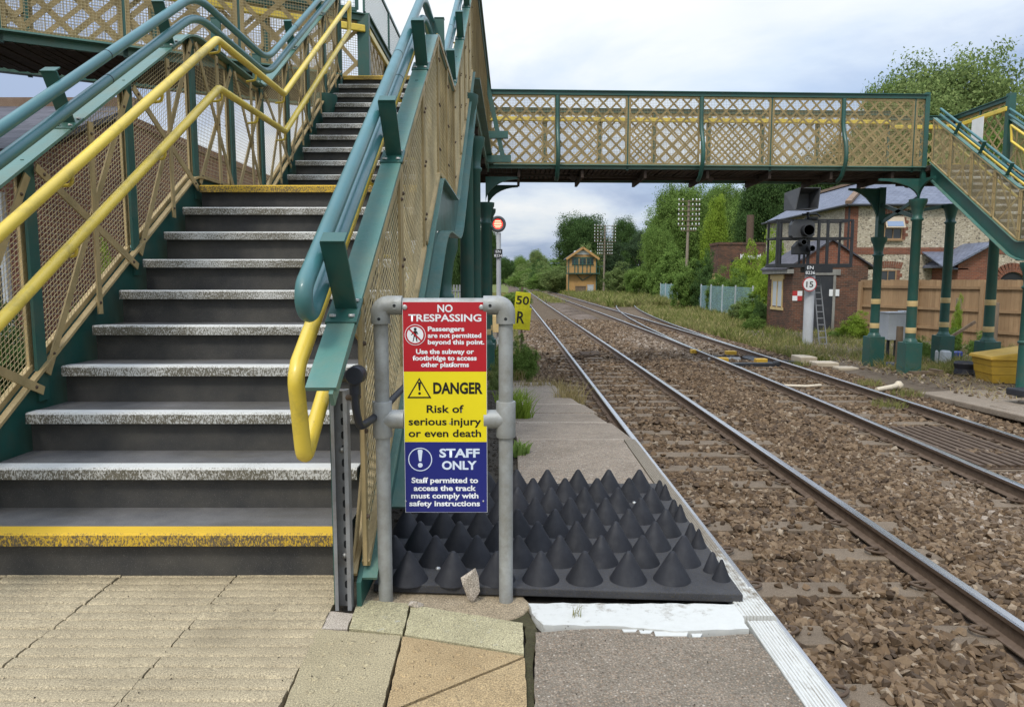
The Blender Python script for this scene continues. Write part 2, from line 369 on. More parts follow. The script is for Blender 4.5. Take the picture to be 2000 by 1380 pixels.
M['slate_blue'] = m_slate('blue_slate', (.11, .125, .17), (.15, .165, .21))
M['ridge'] = m_slab('ridge_tile', (.20, .13, .09), (.30, .21, .15), bump=.9, scale=9)
def m_wood(name, c1, c2):
    q = NT(name); v = q.coord('UV', (14, .7, 1)); n = q.noise(2.2, 8, .65, v, .6)
    col = q.mix(q.ramp(n, [(.3, 0), (.75, 1)]), c1, c2); col = q.mix(q.math('MULTIPLY', q.island(), .5), col, tuple(x * .6 for x in c1))
    col = q.mix(q.ramp(q.noise(1.2, 5), [(.5, 0), (.8, .4)]), col, (.10, .07, .045))
    return q.done(col, .8, 0, q.bump(n, .3, .004), .2)
M['fence_wood'] = m_wood('larch_boards', (.31, .195, .105), (.44, .30, .17))
M['box_boards'] = m_wood('ochre_weatherboard', (.44, .25, .09), (.56, .35, .15))
M['sleeper'] = m_slab('dusty_sleeper', (.135, .100, .069), (.235, .180, .126), bump=.5, sp=.1, scale=3)
def m_stone(name, stops):
    q = NT(name); c = q.ramp(q.island(), stops)
    c = q.mix(q.ramp(q.noise(45, 6, .7), [(.35, 0), (.7, .55)]), c, (.085, .062, .045))
    return q.done(c, .85, 0, q.bump(q.noise(90, 4, .6), .35, .004), .25)
M['ballast'] = m_stone('brown_ballast', [(0, (.060, .040, .025)), (.35, (.118, .077, .043)), (.7, (.180, .118, .066)), (.93, (.24, .17, .104)), (1, (.36, .29, .21))])
M['ballast_pale'] = m_stone('pale_ballast', [(0, (.115, .082, .054)), (.4, (.19, .138, .092)), (.8, (.27, .21, .152)), (1, (.40, .34, .28))])
def m_bed():
    q = NT('ballast_bed'); vc = q.n('ShaderNodeTexVoronoi'); vc.inputs['Scale'].default_value = 13; q.l(q.tc.outputs['Object'], vc.inputs['Vector'])
    hue = q.n('ShaderNodeSeparateColor'); q.l(vc.outputs['Color'], hue.inputs[0])
    c = q.ramp(hue.outputs[0], [(0, (.035, .024, .016)), (.4, (.085, .058, .036)), (.8, (.15, .102, .064)), (1, (.25, .19, .135))])
    c = q.mix(q.ramp(vc.outputs['Distance'], [(.35, 0), (.75, .8)]), c, (.03, .023, .018))
    c = q.mix(q.ramp(q.noise(.5, 6, .6), [(.42, 0), (.65, .5)]), c, (.27, .215, .175))
    return q.done(c, .9, 0, q.bump(vc.outputs['Distance'], .9, .05), .2)
M['bed'] = m_bed()
def m_soil(name, c1, c2, c3, scale=3):
    q = NT(name); n = q.noise(scale, 10, .7); c = q.mix(q.ramp(n, [(.3, 0), (.7, 1)]), c1, c2)
    c = q.mix(q.ramp(q.noise(scale * 9, 6, .7), [(.55, 0), (.7, .8)]), c, c3)
    return q.done(c, .95, 0, q.bump(q.noise(60, 6, .7), .9, .02), .15)
M['gravel_dark'] = m_soil('dark_gravel', (.035, .030, .024), (.085, .072, .055), (.17, .15, .12), 9)
M['moss'] = m_soil('mossy_dirt', (.05, .045, .025), (.10, .09, .05), (.08, .10, .035), 9)
M['earth'] = m_soil('litter_earth', (.085, .066, .05), (.17, .135, .10), (.28, .24, .19), 4)
M['field'] = m_soil('grass_soil', (.09, .12, .03), (.16, .17, .055), (.22, .19, .09), .6)
def m_rust(name, c1, c2):
    q = NT(name); n = q.noise(14, 8, .7); return q.done(q.mix(q.ramp(n, [(.35, 0), (.7, 1)]), c1, c2), .75, .1, q.bump(n, .4, .004), .3)
M['rail'] = m_rust('rusty_rail_side', (.105, .072, .050), (.17, .122, .088))
M['rust'] = m_rust('rusty_iron', (.075, .05, .035), (.14, .10, .068))
def m_head():
    q = NT('polished_rail_head'); n = q.noise(2.5, 6, .6, q.coord(scale=(30, .4, 1)))
    return q.done(q.mix(n, (.74, .75, .78), (.52, .53, .56)), q.ramp(n, [(.3, .18), (.8, .36)]), .9, None, .5)
M['head'] = m_head()
def m_flat(name, c, rough=.35, coat=.2):
    q = NT(name); return q.done(q.mix(q.ramp(q.noise(7, 6, .6), [(.4, 0), (.8, .3)]), c, tuple(x * .72 for x in c)), rough, 0, None, .5, coat)
M['sign_red'] = m_flat('sign_red', (.44, .008, .016)); M['sign_yellow'] = m_flat('sign_yellow', (.80, .66, .010)); M['sign_blue'] = m_flat('sign_blue', (.014, .020, .17))
M['ink_white'] = m_flat('lettering_white', (.80, .82, .84)); M['ink_black'] = m_flat('lettering_black', (.008, .008, .009)); M['ink_pale'] = m_flat('lettering_pale_blue', (.66, .74, .86))
M['sign_lime'] = paint('sign_lime_yellow', (.66, .62, .012), (.30, .28, .02), .6, .45, .05, 30, 12, .5, .75)
M['ring_red'] = m_flat('ring_red', (.42, .03, .03)); M['grit_yellow'] = paint('yellow_plastic', (.56, .34, .03), (.30, .20, .04), .45, .45, .1)
M['rubber'] = (lambda q: q.done(q.mix(q.ramp(q.noise(5, 7, .65), [(.35, 0), (.75, 1)]), (.0065, .007, .010), (.018, .019, .025)), q.ramp(q.noise(18, 5), [(.3, .6), (.7, .85)]), 0, q.bump(q.noise(260, 3, .6), .25, .002), .5))(NT('black_rubber'))
M['rubber_base'] = m_slab('dusty_rubber', (.030, .031, .037), (.062, .062, .066), bump=.3, sp=.2)
M['blue_plastic'] = m_flat('blue_plastic', (.03, .06, .25)); M['poly_white'] = m_flat('cloudy_plastic', (.52, .55, .58), .3)
M['cable'] = m_flat('pale_pipe', (.60, .52, .40), .6, 0)
def m_glass():
    q = NT('window_glass'); return q.done((.03, .035, .04), .08, 0, None, .6)
M['glass'] = m_glass()
def m_lit():
    q = NT('lit_red_lamp'); q.b.inputs['Emission Color'].default_value = (1, .05, .03, 1); q.b.inputs['Emission Strength'].default_value = 1.2
    return q.done((.5, .02, .02), .3)
M['lit_red'] = m_lit()
def m_lit2():
    q = NT('lit_red_bar'); q.b.inputs['Emission Color'].default_value = (1, .35, .22, 1); q.b.inputs['Emission Strength'].default_value = 3
    return q.done((.8, .2, .15), .3)
M['lit_bar'] = m_lit2()
def m_leaf(name, stops, trans=.35):
    q = NT(name); c = q.ramp(q.island(), stops)
    oi = q.n('ShaderNodeObjectInfo'); c = q.mix(q.math('MULTIPLY', oi.outputs['Random'], .3), c, tuple(x * .55 for x in stops[0][1]))
    c = q.mix(q.ramp(q.noise(.35, 3, .5), [(.35, 0), (.65, .35)]), c, tuple(x * 1.35 for x in stops[-1][1]))
    d = q.n('ShaderNodeBsdfDiffuse'); t = q.n('ShaderNodeBsdfTranslucent'); mx = q.n('ShaderNodeMixShader'); mx.inputs[0].default_value = trans
    q.l(c, d.inputs[0]); q.l(c, t.inputs[0]); q.l(d.outputs[0], mx.inputs[1]); q.l(t.outputs[0], mx.inputs[2]); q.l(mx.outputs[0], q.out.inputs[0]); return q.m
M['leaf'] = m_leaf('leaf_mid_green', [(0, (.075, .135, .030)), (.6, (.14, .225, .052)), (1, (.22, .31, .085))])
M['leaf_dark'] = m_leaf('leaf_dark_green', [(0, (.036, .072, .026)), (.6, (.068, .125, .040)), (1, (.115, .185, .060))])
M['leaf_pine'] = m_leaf('leaf_pine', [(0, (.030, .056, .030)), (.6, (.055, .092, .046)), (1, (.10, .14, .068))])
M['leaf_bright'] = m_leaf('leaf_yellow_green', [(0, (.13, .21, .026)), (.6, (.22, .32, .042)), (1, (.34, .44, .075))])
M['leaf_sage'] = m_leaf('leaf_sage', [(0, (.10, .155, .05)), (.6, (.18, .245, .08)), (1, (.28, .34, .13))])
M['grass'] = m_leaf('grass_blades', [(0, (.09, .135, .022)), (.5, (.16, .20, .045)), (.85, (.26, .25, .09)), (1, (.36, .30, .15))])
M['straw'] = m_leaf('dry_grass_blades', [(0, (.20, .17, .07)), (.6, (.34, .27, .12)), (1, (.46, .38, .2))])
M['bark'] = m_rust('bark', (.06, .048, .036), (.12, .095, .07))

# ------------------------------------------------------------------ lettering
def letters(name, s, mat, parent, org, ux, uz, cx, base, width, cap, bold=.0, lift=.0012):
    """one line of writing: org + ux*x + uz*z, centred on cx, baseline at base"""
    cu = bpy.data.curves.new(name, 'FONT'); cu.body = s; cu.size = 1; cu.offset = bold; cu.resolution_u = 3
    ob = bpy.data.objects.new(name, cu); COL.objects.link(ob)
    me = bpy.data.meshes.new_from_object(ob); bpy.data.objects.remove(ob); bpy.data.curves.remove(cu); me.name = name
    n = len(me.vertices); c = np.empty(n * 3, np.float32); me.vertices.foreach_get('co', c); c = c.reshape(-1, 3)
    cap0 = .729
    x = (c[:, 0] - (c[:, 0].min() + c[:, 0].max()) / 2) * width / (c[:, 0].max() - c[:, 0].min()) + cx
    z = c[:, 1] * cap / cap0 + base
    ux, uz, org = np.array(ux), np.array(uz), np.array(org); nr = np.cross(ux, uz)
    p = org + x[:, None] * ux + z[:, None] * uz + nr * lift
    me.vertices.foreach_set('co', p.astype(np.float32).ravel()); me.materials.clear(); me.materials.append(mat); me.update()
    o = bpy.data.objects.new(name, me); COL.objects.link(o); adopt(o, parent); return o
# ================================================================== SETTING: ground, platform, track bed
ZR = -0.988                        # rail top
def off(Y): return -0.00005 * max(0.0, Y - 120) ** 2
def lerp(Y, tab):
    for (a, p), (b, q) in zip(tab, tab[1:]):
        if Y <= b: return p + (q - p) * max(0, (Y - a)) / (b - a)
    return tab[-1][1]
def c1(Y): return 2.392 + off(Y) - .10 * min(1, max(0, (Y - 22) / 40))
T2 = [(0, 5.85), (7.5, 6.03), (12, 6.2), (20, 6.36), (28, 6.47), (45, 6.5), (70, 6.4), (120, 6.2), (400, 6.0)]
def c2(Y): return lerp(Y, T2) + off(Y)
T3 = [(17.5, 0), (22, .03), (26, .09), (33, .42), (40, .85), (46, 1.35), (52, 2.0), (58, 2.75), (64, 3.9), (69, 5.3), (73, 7.0)]
def c3(Y): return c2(Y) + lerp(Y, T3)
def Ysteps(a, b, fine=4.0):
    o = [a]; y = a
    while y < b: y = min(b, y + max(fine, y * .06)); o.append(y)
    return o

m = MB(); X0 = 1500
m.add([(-X0, -60, -1.22), (X0, -60, -1.22), (X0, 2600, -1.22), (-X0, 2600, -1.22)], [(0, 1, 2, 3)])
struct(m.build('ground', M['field']))
m = MB(); ys = Ysteps(-6, 620, 2); prof = [(-.6, -1.216), (.0, -1.19), (.9, -1.20), (1.2, -1.19), (3.6, -1.19), (3.95, -1.13), (4.6, -1.13), (4.95, -1.19), (7.4, -1.19), (7.75, -1.16), (8.6, -1.214)]
vs = [(x + (c1(y) - 2.392 if x < 4.2 else c2(y) - 6.2), y, z) for y in ys for x, z in prof]
n = len(prof); m.add(vs, [(i * n + k, i * n + k + 1, (i + 1) * n + k + 1, (i + 1) * n + k) for i in range(len(ys) - 1) for k in range(n - 1)], True)
struct(m.build('track_bed', M['bed']))

# stones of the ballast: real broken stones where the photograph resolves them
def stone_hull(seed):
    r = random.Random(seed); b = bmesh.new()
    for i in range(11):
        p = Vector((r.gauss(0, 1), r.gauss(0, 1), r.gauss(0, 1))).normalized() * r.uniform(.78, 1.05); b.verts.new((p.x * .60, p.y * .47, p.z * .40))
    h = bmesh.ops.convex_hull(b, input=b.verts); bmesh.ops.delete(b, geom=[g for g in h['geom_interior'] if isinstance(g, bmesh.types.BMVert)], context='VERTS')
    bmesh.ops.triangulate(b, faces=b.faces); b.verts.index_update()
    v = np.array([q.co[:] for q in b.verts], np.float32); f = np.array([[q.index for q in k.verts] for k in b.faces], np.int32); b.free(); return v, f
HULLS = [stone_hull(s) for s in range(14)]
def scatter_mesh(name, P, S, mat, tilt=.6):
    """one mesh holding a stone at each row of P (x,y,z) with size S"""
    V, Fc, o = [], [], 0
    which = RNG.integers(0, len(HULLS), len(P))
    for h, (hv, hf) in enumerate(HULLS):
        idx = np.where(which == h)[0]; k = len(idx)
        if not k: continue
        yaw = RNG.uniform(0, 6.283, k); ax = RNG.normal(0, tilt, k); ay = RNG.normal(0, tilt, k)
        cz, sz, cx, sx, cy, sy = np.cos(yaw), np.sin(yaw), np.cos(ax), np.sin(ax), np.cos(ay), np.sin(ay)
        Rz = np.zeros((k, 3, 3)); Rz[:, 0, 0] = cz; Rz[:, 0, 1] = -sz; Rz[:, 1, 0] = sz; Rz[:, 1, 1] = cz; Rz[:, 2, 2] = 1
        Rx = np.zeros((k, 3, 3)); Rx[:, 0, 0] = 1; Rx[:, 1, 1] = cx; Rx[:, 1, 2] = -sx; Rx[:, 2, 1] = sx; Rx[:, 2, 2] = cx
        Ry = np.zeros((k, 3, 3)); Ry[:, 1, 1] = 1; Ry[:, 0, 0] = cy; Ry[:, 0, 2] = sy; Ry[:, 2, 0] = -sy; Ry[:, 2, 2] = cy
        A = Rz @ Rx @ Ry
        an = RNG.uniform(.8, 1.25, (k, 1, 3))
        v = np.einsum('kij,knj->kni', A, hv[None] * an) * S[idx][:, None, None] + P[idx][:, None, :]
        V.append(v.reshape(-1, 3)); Fc.append((hf[None] + (np.arange(k) * len(hv))[:, None, None]).reshape(-1, 3) + o); o += k * len(hv)
    V = np.concatenate(V).astype(np.float32); Fc = np.concatenate(Fc).astype(np.int32)
    return raw_mesh(name, V, Fc, 3, mat)
def raw_mesh(name, V, Fc, k, mat, smooth=False):
    me = bpy.data.meshes.new(name); me.vertices.add(len(V)); me.vertices.foreach_set('co', np.ascontiguousarray(V, np.float32).ravel())
    me.loops.add(len(Fc) * k); me.loops.foreach_set('vertex_index', np.ascontiguousarray(Fc, np.int32).ravel())
    me.polygons.add(len(Fc)); me.polygons.foreach_set('loop_start', np.arange(0, len(Fc) * k, k, dtype=np.int32))
    me.polygons.foreach_set('use_smooth', np.full(len(Fc), smooth)); me.update(calc_edges=True); me.validate()
    if mat: me.materials.append(mat)
    o = bpy.data.objects.new(name, me); COL.objects.link(o); return o

SLP = 0.68; SLY0 = 5.05; SLW = .25
def sleeper_ok(X, Y, c, keep_mid):
    """which stones may stay where a sleeper lies"""
    ph = np.abs((Y - SLY0 + SLP / 2) % SLP - SLP / 2); on = (ph < SLW / 2 + .012) & (np.abs(X - c) < 1.27)
    d = np.minimum(np.abs(X - c - .752), np.abs(X - c + .752))
    n = np.sin(X * 5.1 + np.floor((Y - SLY0 + SLP / 2) / SLP) * 2.4) + np.sin(X * 2.3 + np.floor((Y - SLY0 + SLP / 2) / SLP) * 5.1)
    cover = ((Y < 7.5) & (n > -.3) & (d > .40)) | ((Y >= 7.5) & (n > .75) & (d > .35))
    rnd = RNG.random(len(X))
    return np.where(on, np.where(cover, rnd < keep_mid, rnd < .03), True), on
def ballast_zone(y0, y1, dens, size, seed):
    N = int((8.2 + .4) * (y1 - y0) * dens)
    X = RNG.uniform(.2, 8.3, N); Y = RNG.uniform(y0, y1, N)
    a = np.array([c1(y) for y in Y]); b = np.array([c2(y) for y in Y])
    vis = (X < (Y * .80 + 1.2)) & (X > .45 + 0 * Y) & ~((X < .95) & (Y < 14.5))
    hump = np.exp(-((X - 4.28) / .36) ** 2) * .055
    k1, o1 = sleeper_ok(X, Y, a, .75); k2, o2 = sleeper_ok(X, Y, b, .8)
    rail = (np.abs(np.abs(X - a) - .752) > .105) & (np.abs(np.abs(X - b) - .752) > .105)
    on = o1 | o2
    S = np.clip(np.exp(RNG.normal(0, .28, N)), .5, 1.65) * size
    Z = -1.212 + hump + .02 * (np.abs(X - a) > 1.3) * (np.abs(X - b) > 1.3) + RNG.uniform(-.014, .042, N) + S * .12
    Z = np.where(on, -1.148 + S * .20, Z)
    Z = np.where(X > 7.65, Z - (X - 7.65) * .05, Z)
    ok = vis & k1 & k2 & rail
    return np.stack([X, Y, Z], 1)[ok], S[ok]
for (y0, y1, d, s) in ((2.0, 9.0, 2300, .062), (9.0, 18.0, 900, .072), (18.0, 40.0, 240, .11)):
    P, S = ballast_zone(y0, y1, d, s, 1)
    pale = (np.sin(P[:, 0] * 1.1 + 2) + np.sin(P[:, 1] * .31) + RNG.normal(0, .5, len(P)) + (P[:, 1] > 12) * .55 + (P[:, 0] > 5.2) * .5) > 1.75
    stuff(scatter_mesh('ballast', P[~pale], S[~pale], M['ballast']), 'brown broken stone ballast around the running rails', 'ballast')
    stuff(scatter_mesh('ballast', P[pale], S[pale], M['ballast_pale']), 'paler grey stone ballast mixed between the tracks', 'ballast')

# ------------------------------------------------------------------ tracks
def rail_mesh(xs, ys, m, top=ZR):
    pr = [(-.07, -.159), (.07, -.159), (.07, -.149), (.018, -.132), (.010, -.05), (.034, -.040), (.036, -.010), (.026, 0), (-.026, 0), (-.036, -.010), (-.034, -.040), (-.010, -.05), (-.018, -.132), (-.07, -.149)]
    n = len(pr); vs = []
    for i, (x, y) in enumerate(zip(xs, ys)):
        j, k = max(i - 1, 0), min(i + 1, len(xs) - 1); d = Vector((xs[k] - xs[j], ys[k] - ys[j], 0)).normalized()
        for a, z in pr: vs.append((x + d.y * a, y - d.x * a, top + z))
    o = len(m.v); m.v.extend(vs)
    for i in range(len(xs) - 1):
        for k in range(n):
            a, b = o + i * n + k, o + i * n + (k + 1) % n
            m.f.append((a, b, b + n, a + n)); m.sm.append(False); m.mi.append(1 if k in (6, 7, 8) else 0)
    m.add(vs[:n], [tuple(range(n))])
def clip_mb(x, y, side):
    m = MB(); z = -1.128; s = side
    for dy in (-.018, .018):
        pass
    pts = [(x + s * .075, y - .05, z), (x + s * .16, y - .05, z + .016), (x + s * .195, y - .02, z + .022), (x + s * .195, y + .02, z + .016), (x + s * .16, y + .045, z + .012), (x + s * .095, y + .04, z + .016), (x + s * .085, y + .01, z + .022), (x + s * .13, y - .005, z + .026)]
    m.tube(fillet(pts, .03, 3), .0115, 6)
    m.box((x + s * .075, y, z - .004), (.06, .11, .028))
    return m
def track(name, label, c, y0, y1, nsl, nclip, first, group, skipn=0, ysl_end=None, rails=(-.7525, .7525)):
    t = thing(name, label, 'railway track', (c(max(y0, 6)), max(y0, 6), -1.3), group)
    ys = Ysteps(y0, y1, 1.2)
    for s in rails:
        m = MB(); rail_mesh([c(y) + s for y in ys], ys, m); m.build('rail', [M['rail'], M['head']], t)
    proto = None
    rest = MB()
    for k in range(nsl):
        y = first + SLP * k
        rnd = random.Random(k * 7 + len(name))
        if ysl_end and y > ysl_end: break
        if k < 95:
            m = MB(); m.box((c(y), y, -1.222), (2.52 + rnd.uniform(-.05, .05), SLW, .150), rnd.uniform(-.006, .006)); o = m.build('sleeper', M['sleeper'], t, bevel=.008 if k < 30 else 0)
            if k < nclip:
                for s in rails:
                    for sd in (-1, 1): clip_mb(c(y) + s, y, sd).build('rail_clip', M['rust'], o)
        else: rest.box((c(y), y, -1.222), (2.5, SLW, .150))
    if rest.v: stuff(rest.build('sleeper', M['sleeper'], t))
    return t
track('railway_track', 'near railway track on brown ballast running right beside the platform edge', c1, -4, 600, 240, 26, SLY0 - 3 * SLP, 'railway tracks')
track('railway_track', 'far railway track beyond the near one with a crossover grating between its rails', c2, -4, 600, 240, 30, SLY0 - 3 * SLP, 'railway tracks')
t3 = track('siding_track', 'rusty siding turnout leaving the far track and curving off to the right through grass', c3, 19.5, 73, 60, 0, 33.5, None, ysl_end=70)

# grating boards between the rails, point machine, pipes
g = tag((lambda m: ([m.box((2.4 + .0 * k, 21.2 + .13 * k, -1.115), (.62, .07, .05)) for k in range(9)], m.tube([(1.75, 20.8, -1.11), (2.0, 20.9, -1.09), (2.1, 20.75, -1.1), (2.4, 20.9, -1.1)], .03, 6), m)[-1])(MB()).build('track_grating', M['rust']), 'small dark slatted grating lying between the near track rails far along', 'grating')
m = MB()
for k in range(9): m.box((5.55 + .125 * k, 9.55, -1.115), (.075, 2.3, .035))
for y in (8.4, 9.2, 10.0, 10.7): m.box((6.05, y, -1.138), (1.1, .06, .012))
tag(m.build('track_grating', M['rust']), 'long rusty slatted grating lying in the far track at the right edge', 'grating')
pm = thing('point_machine', 'black points mechanism with yellow blocks lying across the far track', 'point machine', (6.5, 19.6, -1.15))
m = MB(); m.box((6.35, 18.7, -1.105), (1.5, .26, .09)); m.box((6.35, 20.7, -1.11), (1.3, .10, .06)); m.box((6.9, 19.7, -1.115), (.5, 2.0, .05)); m.tube([(6.9, 18.7, -1.06), (7.2, 18.65, -1.02), (7.55, 18.7, -1.06), (7.7, 18.8, -1.1)], .045, 8); m.build('rodding', M['black_paint'], pm, bevel=.006)
m = MB(); m.box((6.0, 20.0, -1.09), (.9, .10, .06), .05); m.build('tie_bar', M['pale_grey'], pm)
for x, y in ((5.75, 19.35), (6.72, 19.1), (6.55, 21.2), (5.6, 21.6)):
    m = MB(); m.box((x, y, -1.045), (.30, .22, .11)); m.build('yellow_block', M['grit_yellow'], pm, bevel=.012)
ml = thing('point_motor', 'cream flat point motor housing in two boxes beside the far track', 'point motor', (7.9, 19.0, -1.2))
m = MB(); m.box((8.05, 19.5, -1.05), (.45, .7, .18)); m.build('casing', M['tan'], ml, bevel=.02)
m = MB(); m.box((8.25, 18.7, -1.09), (.6, .5, .12)); m.box((8.5, 18.0, -1.12), (.5, .4, .08)); m.build('lid', M['tan'], ml, bevel=.02)
m = MB(); m.tube([(7.35, 14.2, -1.08), (7.75, 14.4, -1.06), (7.95, 14.55, -1.05)], [.045, .055, .05], 10); m.lathe((8.0, 14.58, -1.05), [(.03, -.08), (.085, -.05), (.09, .03), (.04, .09)], 12); tag(m.build('pipe_end', M['cable']), 'pale plastic pipe end lying beside the far rail', 'pipe')
m = MB(); m.tube([(5.75, 14.9, -1.10), (6.2, 14.8, -1.10), (6.55, 14.95, -1.10)], .03, 8); tag(m.build('pipe_length', M['cable']), 'pale pipe length lying flat between the far track rails', 'pipe')

# ------------------------------------------------------------------ near platform
PLX = .84
m = MB(); m.prism([(-14, -6, -.035), (PLX, -6, -.035), (PLX, 4.96, -.035), (-14, 4.96, -.035)], (0, 0, -1.2)); struct(m.build('platform', M['brick_dark']))
m = MB(); m.add([(-14, -6, -.031), (.80, -6, -.031), (.80, 4.95, -.031), (-14, 4.95, -.031)], [(0, 1, 2, 3)]); struct(m.build('platform_bedding', M['gravel_dark']))
# ramp falling to rail level at the platform's end
def slabpoly(m, pts, z, th=.04, mi=0, jit=.0, seed=1):
    rnd = random.Random(seed); P = []
    for (a, b) in zip(pts, pts[1:] + pts[:1]):
        L = math.dist(a, b); k = max(1, int(L / .03)) if jit else 1
        for i in range(k):
            t = i / k; j = jit if i else jit * .4
            P.append((a[0] + (b[0] - a[0]) * t + rnd.uniform(-j, j), a[1] + (b[1] - a[1]) * t + rnd.uniform(-j, j), z))
    m.prism(P, (0, 0, -th), mi)
m = MB()
rs = [(4.97, 6.15), (6.17, 7.1), (7.12, 8.3), (8.32, 9.6), (9.62, 10.9), (10.92, 12.4), (12.42, 14.3)]
def rz(y): return -.012 - max(0, y - 5) * .1
for i, (a, b) in enumerate(rs):
    rnd = random.Random(i); e = rnd.uniform(-.02, .03)
    xa, xb = .865 - (a - 5) * .014 + e * (a > 5.2), .865 - (b - 5) * .014 + e; l = .035 - (a - 5) * .03
    za, zb = rz(a) + rnd.uniform(-.006, .006), rz(b)
    m.prism([(l, a, za), (xa, a, za), (xb, b, zb), (.035 - (b - 5) * .03, b, zb)], (0, 0, -.16))
for a, b in ((3.0, 3.95), (3.955, 4.965)): m.prism([(.035, a, -.006), (.79, a, -.006), (.79, b, -.006), (.035, b, -.006)], (0, 0, -.1))
mm = MB()
for y in (4.968, 6.16, 8.31, 10.91): mm.box((.44, y, rz(y) - .002), (.80 - (y - 5) * .012, .022, .012), .01)
struct(mm.build('mortar_joint', M['stone']))
struct(m.build('platform_ramp', M['ramp_concrete'], bevel=.006))
m = MB(); m.prism([(-14, 4.96, -.04), (PLX - .02, 4.96, -.04), (.70, 14.3, -1.0), (-14, 14.3, -1.0)], (0, 0, -1.2)); struct(m.build('embankment', M['gravel_dark']))
m = MB(); m.add([(-14, 14.3, -1.0), (.3, 14.3, -1.0), (.2, 24, -1.19), (-.5, 60, -1.2), (-14, 60, -1.2)], [(0, 1, 2, 3, 4)]); struct(m.build('cess', M['earth']))
# ribbed corduroy paving in front of the stairs
def ribtile(m, x0, x1, y0, y1, n, seed):
    rnd = random.Random(seed); p = (y1 - y0) / n; g = .0018; z0 = rnd.uniform(-.002, .002)
    K = 14
    for i in range(n):
        a = y0 + i * p
        pr = [(0, -.030), (0, -.0060), (.05, -.0056), (.095, -.0014), (.18, .0002), (.82, .0002), (.905, -.0014), (.95, -.0056), (1, -.0060), (1, -.030)]
        vs = []
        for k in range(K + 1):
            t = k / K; x = x0 + g + (x1 - x0 - 2 * g) * t
            if k in (0, K): x += rnd.uniform(-.003, .003)
            for q, z in pr: vs.append((x, a + p * q * .998 + (rnd.uniform(-.0012, .0012) if .05 < q < .95 else 0), z + z0 + (rnd.uniform(-.0012, .0008) if z > -.002 else 0)))
        L = len(pr)
        m.add(vs, [(k * L + j, k * L + j + 1, (k + 1) * L + j + 1, (k + 1) * L + j)[::-1] for k in range(K) for j in range(L - 1)], True)
        m.add(vs[:L], [tuple(range(L))]); m.add(vs[-L:], [tuple(range(L))[::-1]])
m = MB()
yr = [1.2, 1.742, 2.204, 2.662]
for r in range(3):
    xs = [-.617, -1.05, -1.488, -1.926, -2.364, -2.80, -3.24, -3.68]
    for k in range(7): ribtile(m, xs[k + 1], xs[k], yr[r] + (.003), yr[r + 1] - .003, 8, r * 10 + k)
struct(m.build('corduroy_paving', M['corduroy']))
def gp(px, py): p = at(px, py, Z=0); return (p[0], p[1])
m = MB()
def blisters(m, poly, n, seed, ang=.0, pitch=.066, mi=0):
    xs = [p[0] for p in poly]; ys = [p[1] for p in poly]
    def inside(x, y):
        c = False
        for (ax, ay), (bx, by) in zip(poly, poly[1:] + poly[:1]):
            if (ay > y) != (by > y) and x < (bx - ax) * (y - ay) / (by - ay) + ax: c = not c
        return c
    cx, cy = sum(xs) / len(xs), sum(ys) / len(ys)
    for i in range(-8, 9):
        for j in range(-8, 9):
            a, b = i * pitch, j * pitch; x, y = cx + a * math.cos(ang) - b * math.sin(ang), cy + a * math.sin(ang) + b * math.cos(ang)
            if all(inside(x + q * .02, y + w * .02) for q, w in ((1, 0), (-1, 0), (0, 1), (0, -1))):
                m.lathe((x, y, 0), [(.0125, -.001), (.0115, .0014), (.008, .0030), (.001, .0034)], 12, mi)
gap = lambda P, d=.0022: [(x + (sum(q[0] for q in P) / len(P) - x) * d * 3, y + (sum(q[1] for q in P) / len(P) - y) * d * 3) for x, y in P]
A = gap([gp(618, 1226), gp(783, 1240), gp(742, 1400), gp(700, 1560), gp(430, 1560), gp(545, 1400)])
slabpoly(m, A, 0, .03, 0, .0018, 3); blisters(m, A, 6, 1, .05)
B = gap([gp(787, 1241), gp(1024, 1280), gp(760, 1388), gp(752, 1392)]); slabpoly(m, B, 0, .03, 1, .0015, 4); blisters(m, B, 6, 2, -.12, mi=1)
Cc = gap([gp(1025, 1284), gp(1031, 1400), gp(1036, 1560), gp(710, 1560), gp(748, 1399)]); slabpoly(m, Cc, .001, .03, 1, .0015, 5); blisters(m, Cc, 6, 3, -.12, mi=1)
struct(m.build('blister_paving', [M['blister'], M['blister_buff']]))
m = MB()
slabpoly(m, gap([gp(699, 1170), gp(800, 1179), gp(786, 1239), gp(681, 1228)]), .002, .035, 0, .002, 6); slabpoly(m, gap([gp(803, 1180), gp(1022, 1216), gp(1024, 1277), gp(789, 1239)]), .001, .035, 0, .002, 7)
struct(m.build('plain_paving', M['slab_plain']))
m = MB(); slabpoly(m, gap([gp(640, 1190), gp(690, 1195), gp(678, 1226), gp(628, 1224)]), -.004, .03, 0, .003, 9); struct(m.build('rough_kerb_block', M['stone']))
m = MB(); slabpoly(m, [gp(702, 1150), gp(760, 1140), gp(1020, 1155), gp(1040, 1178), gp(1010, 1200), gp(960, 1210), gp(800, 1182), gp(700, 1172)], -.006, .03, 0, .006, 10); struct(m.build('cement_bed', M['cement'], bevel=.006))
m = MB(); slabpoly(m, [gp(985, 1205), gp(1030, 1178), gp(1052, 1235), gp(1040, 1290), gp(1052, 1500), gp(1026, 1500), gp(1026, 1216)], -.012, .02, 0, .004, 11); struct(m.build('mossy_gap', M['moss']))
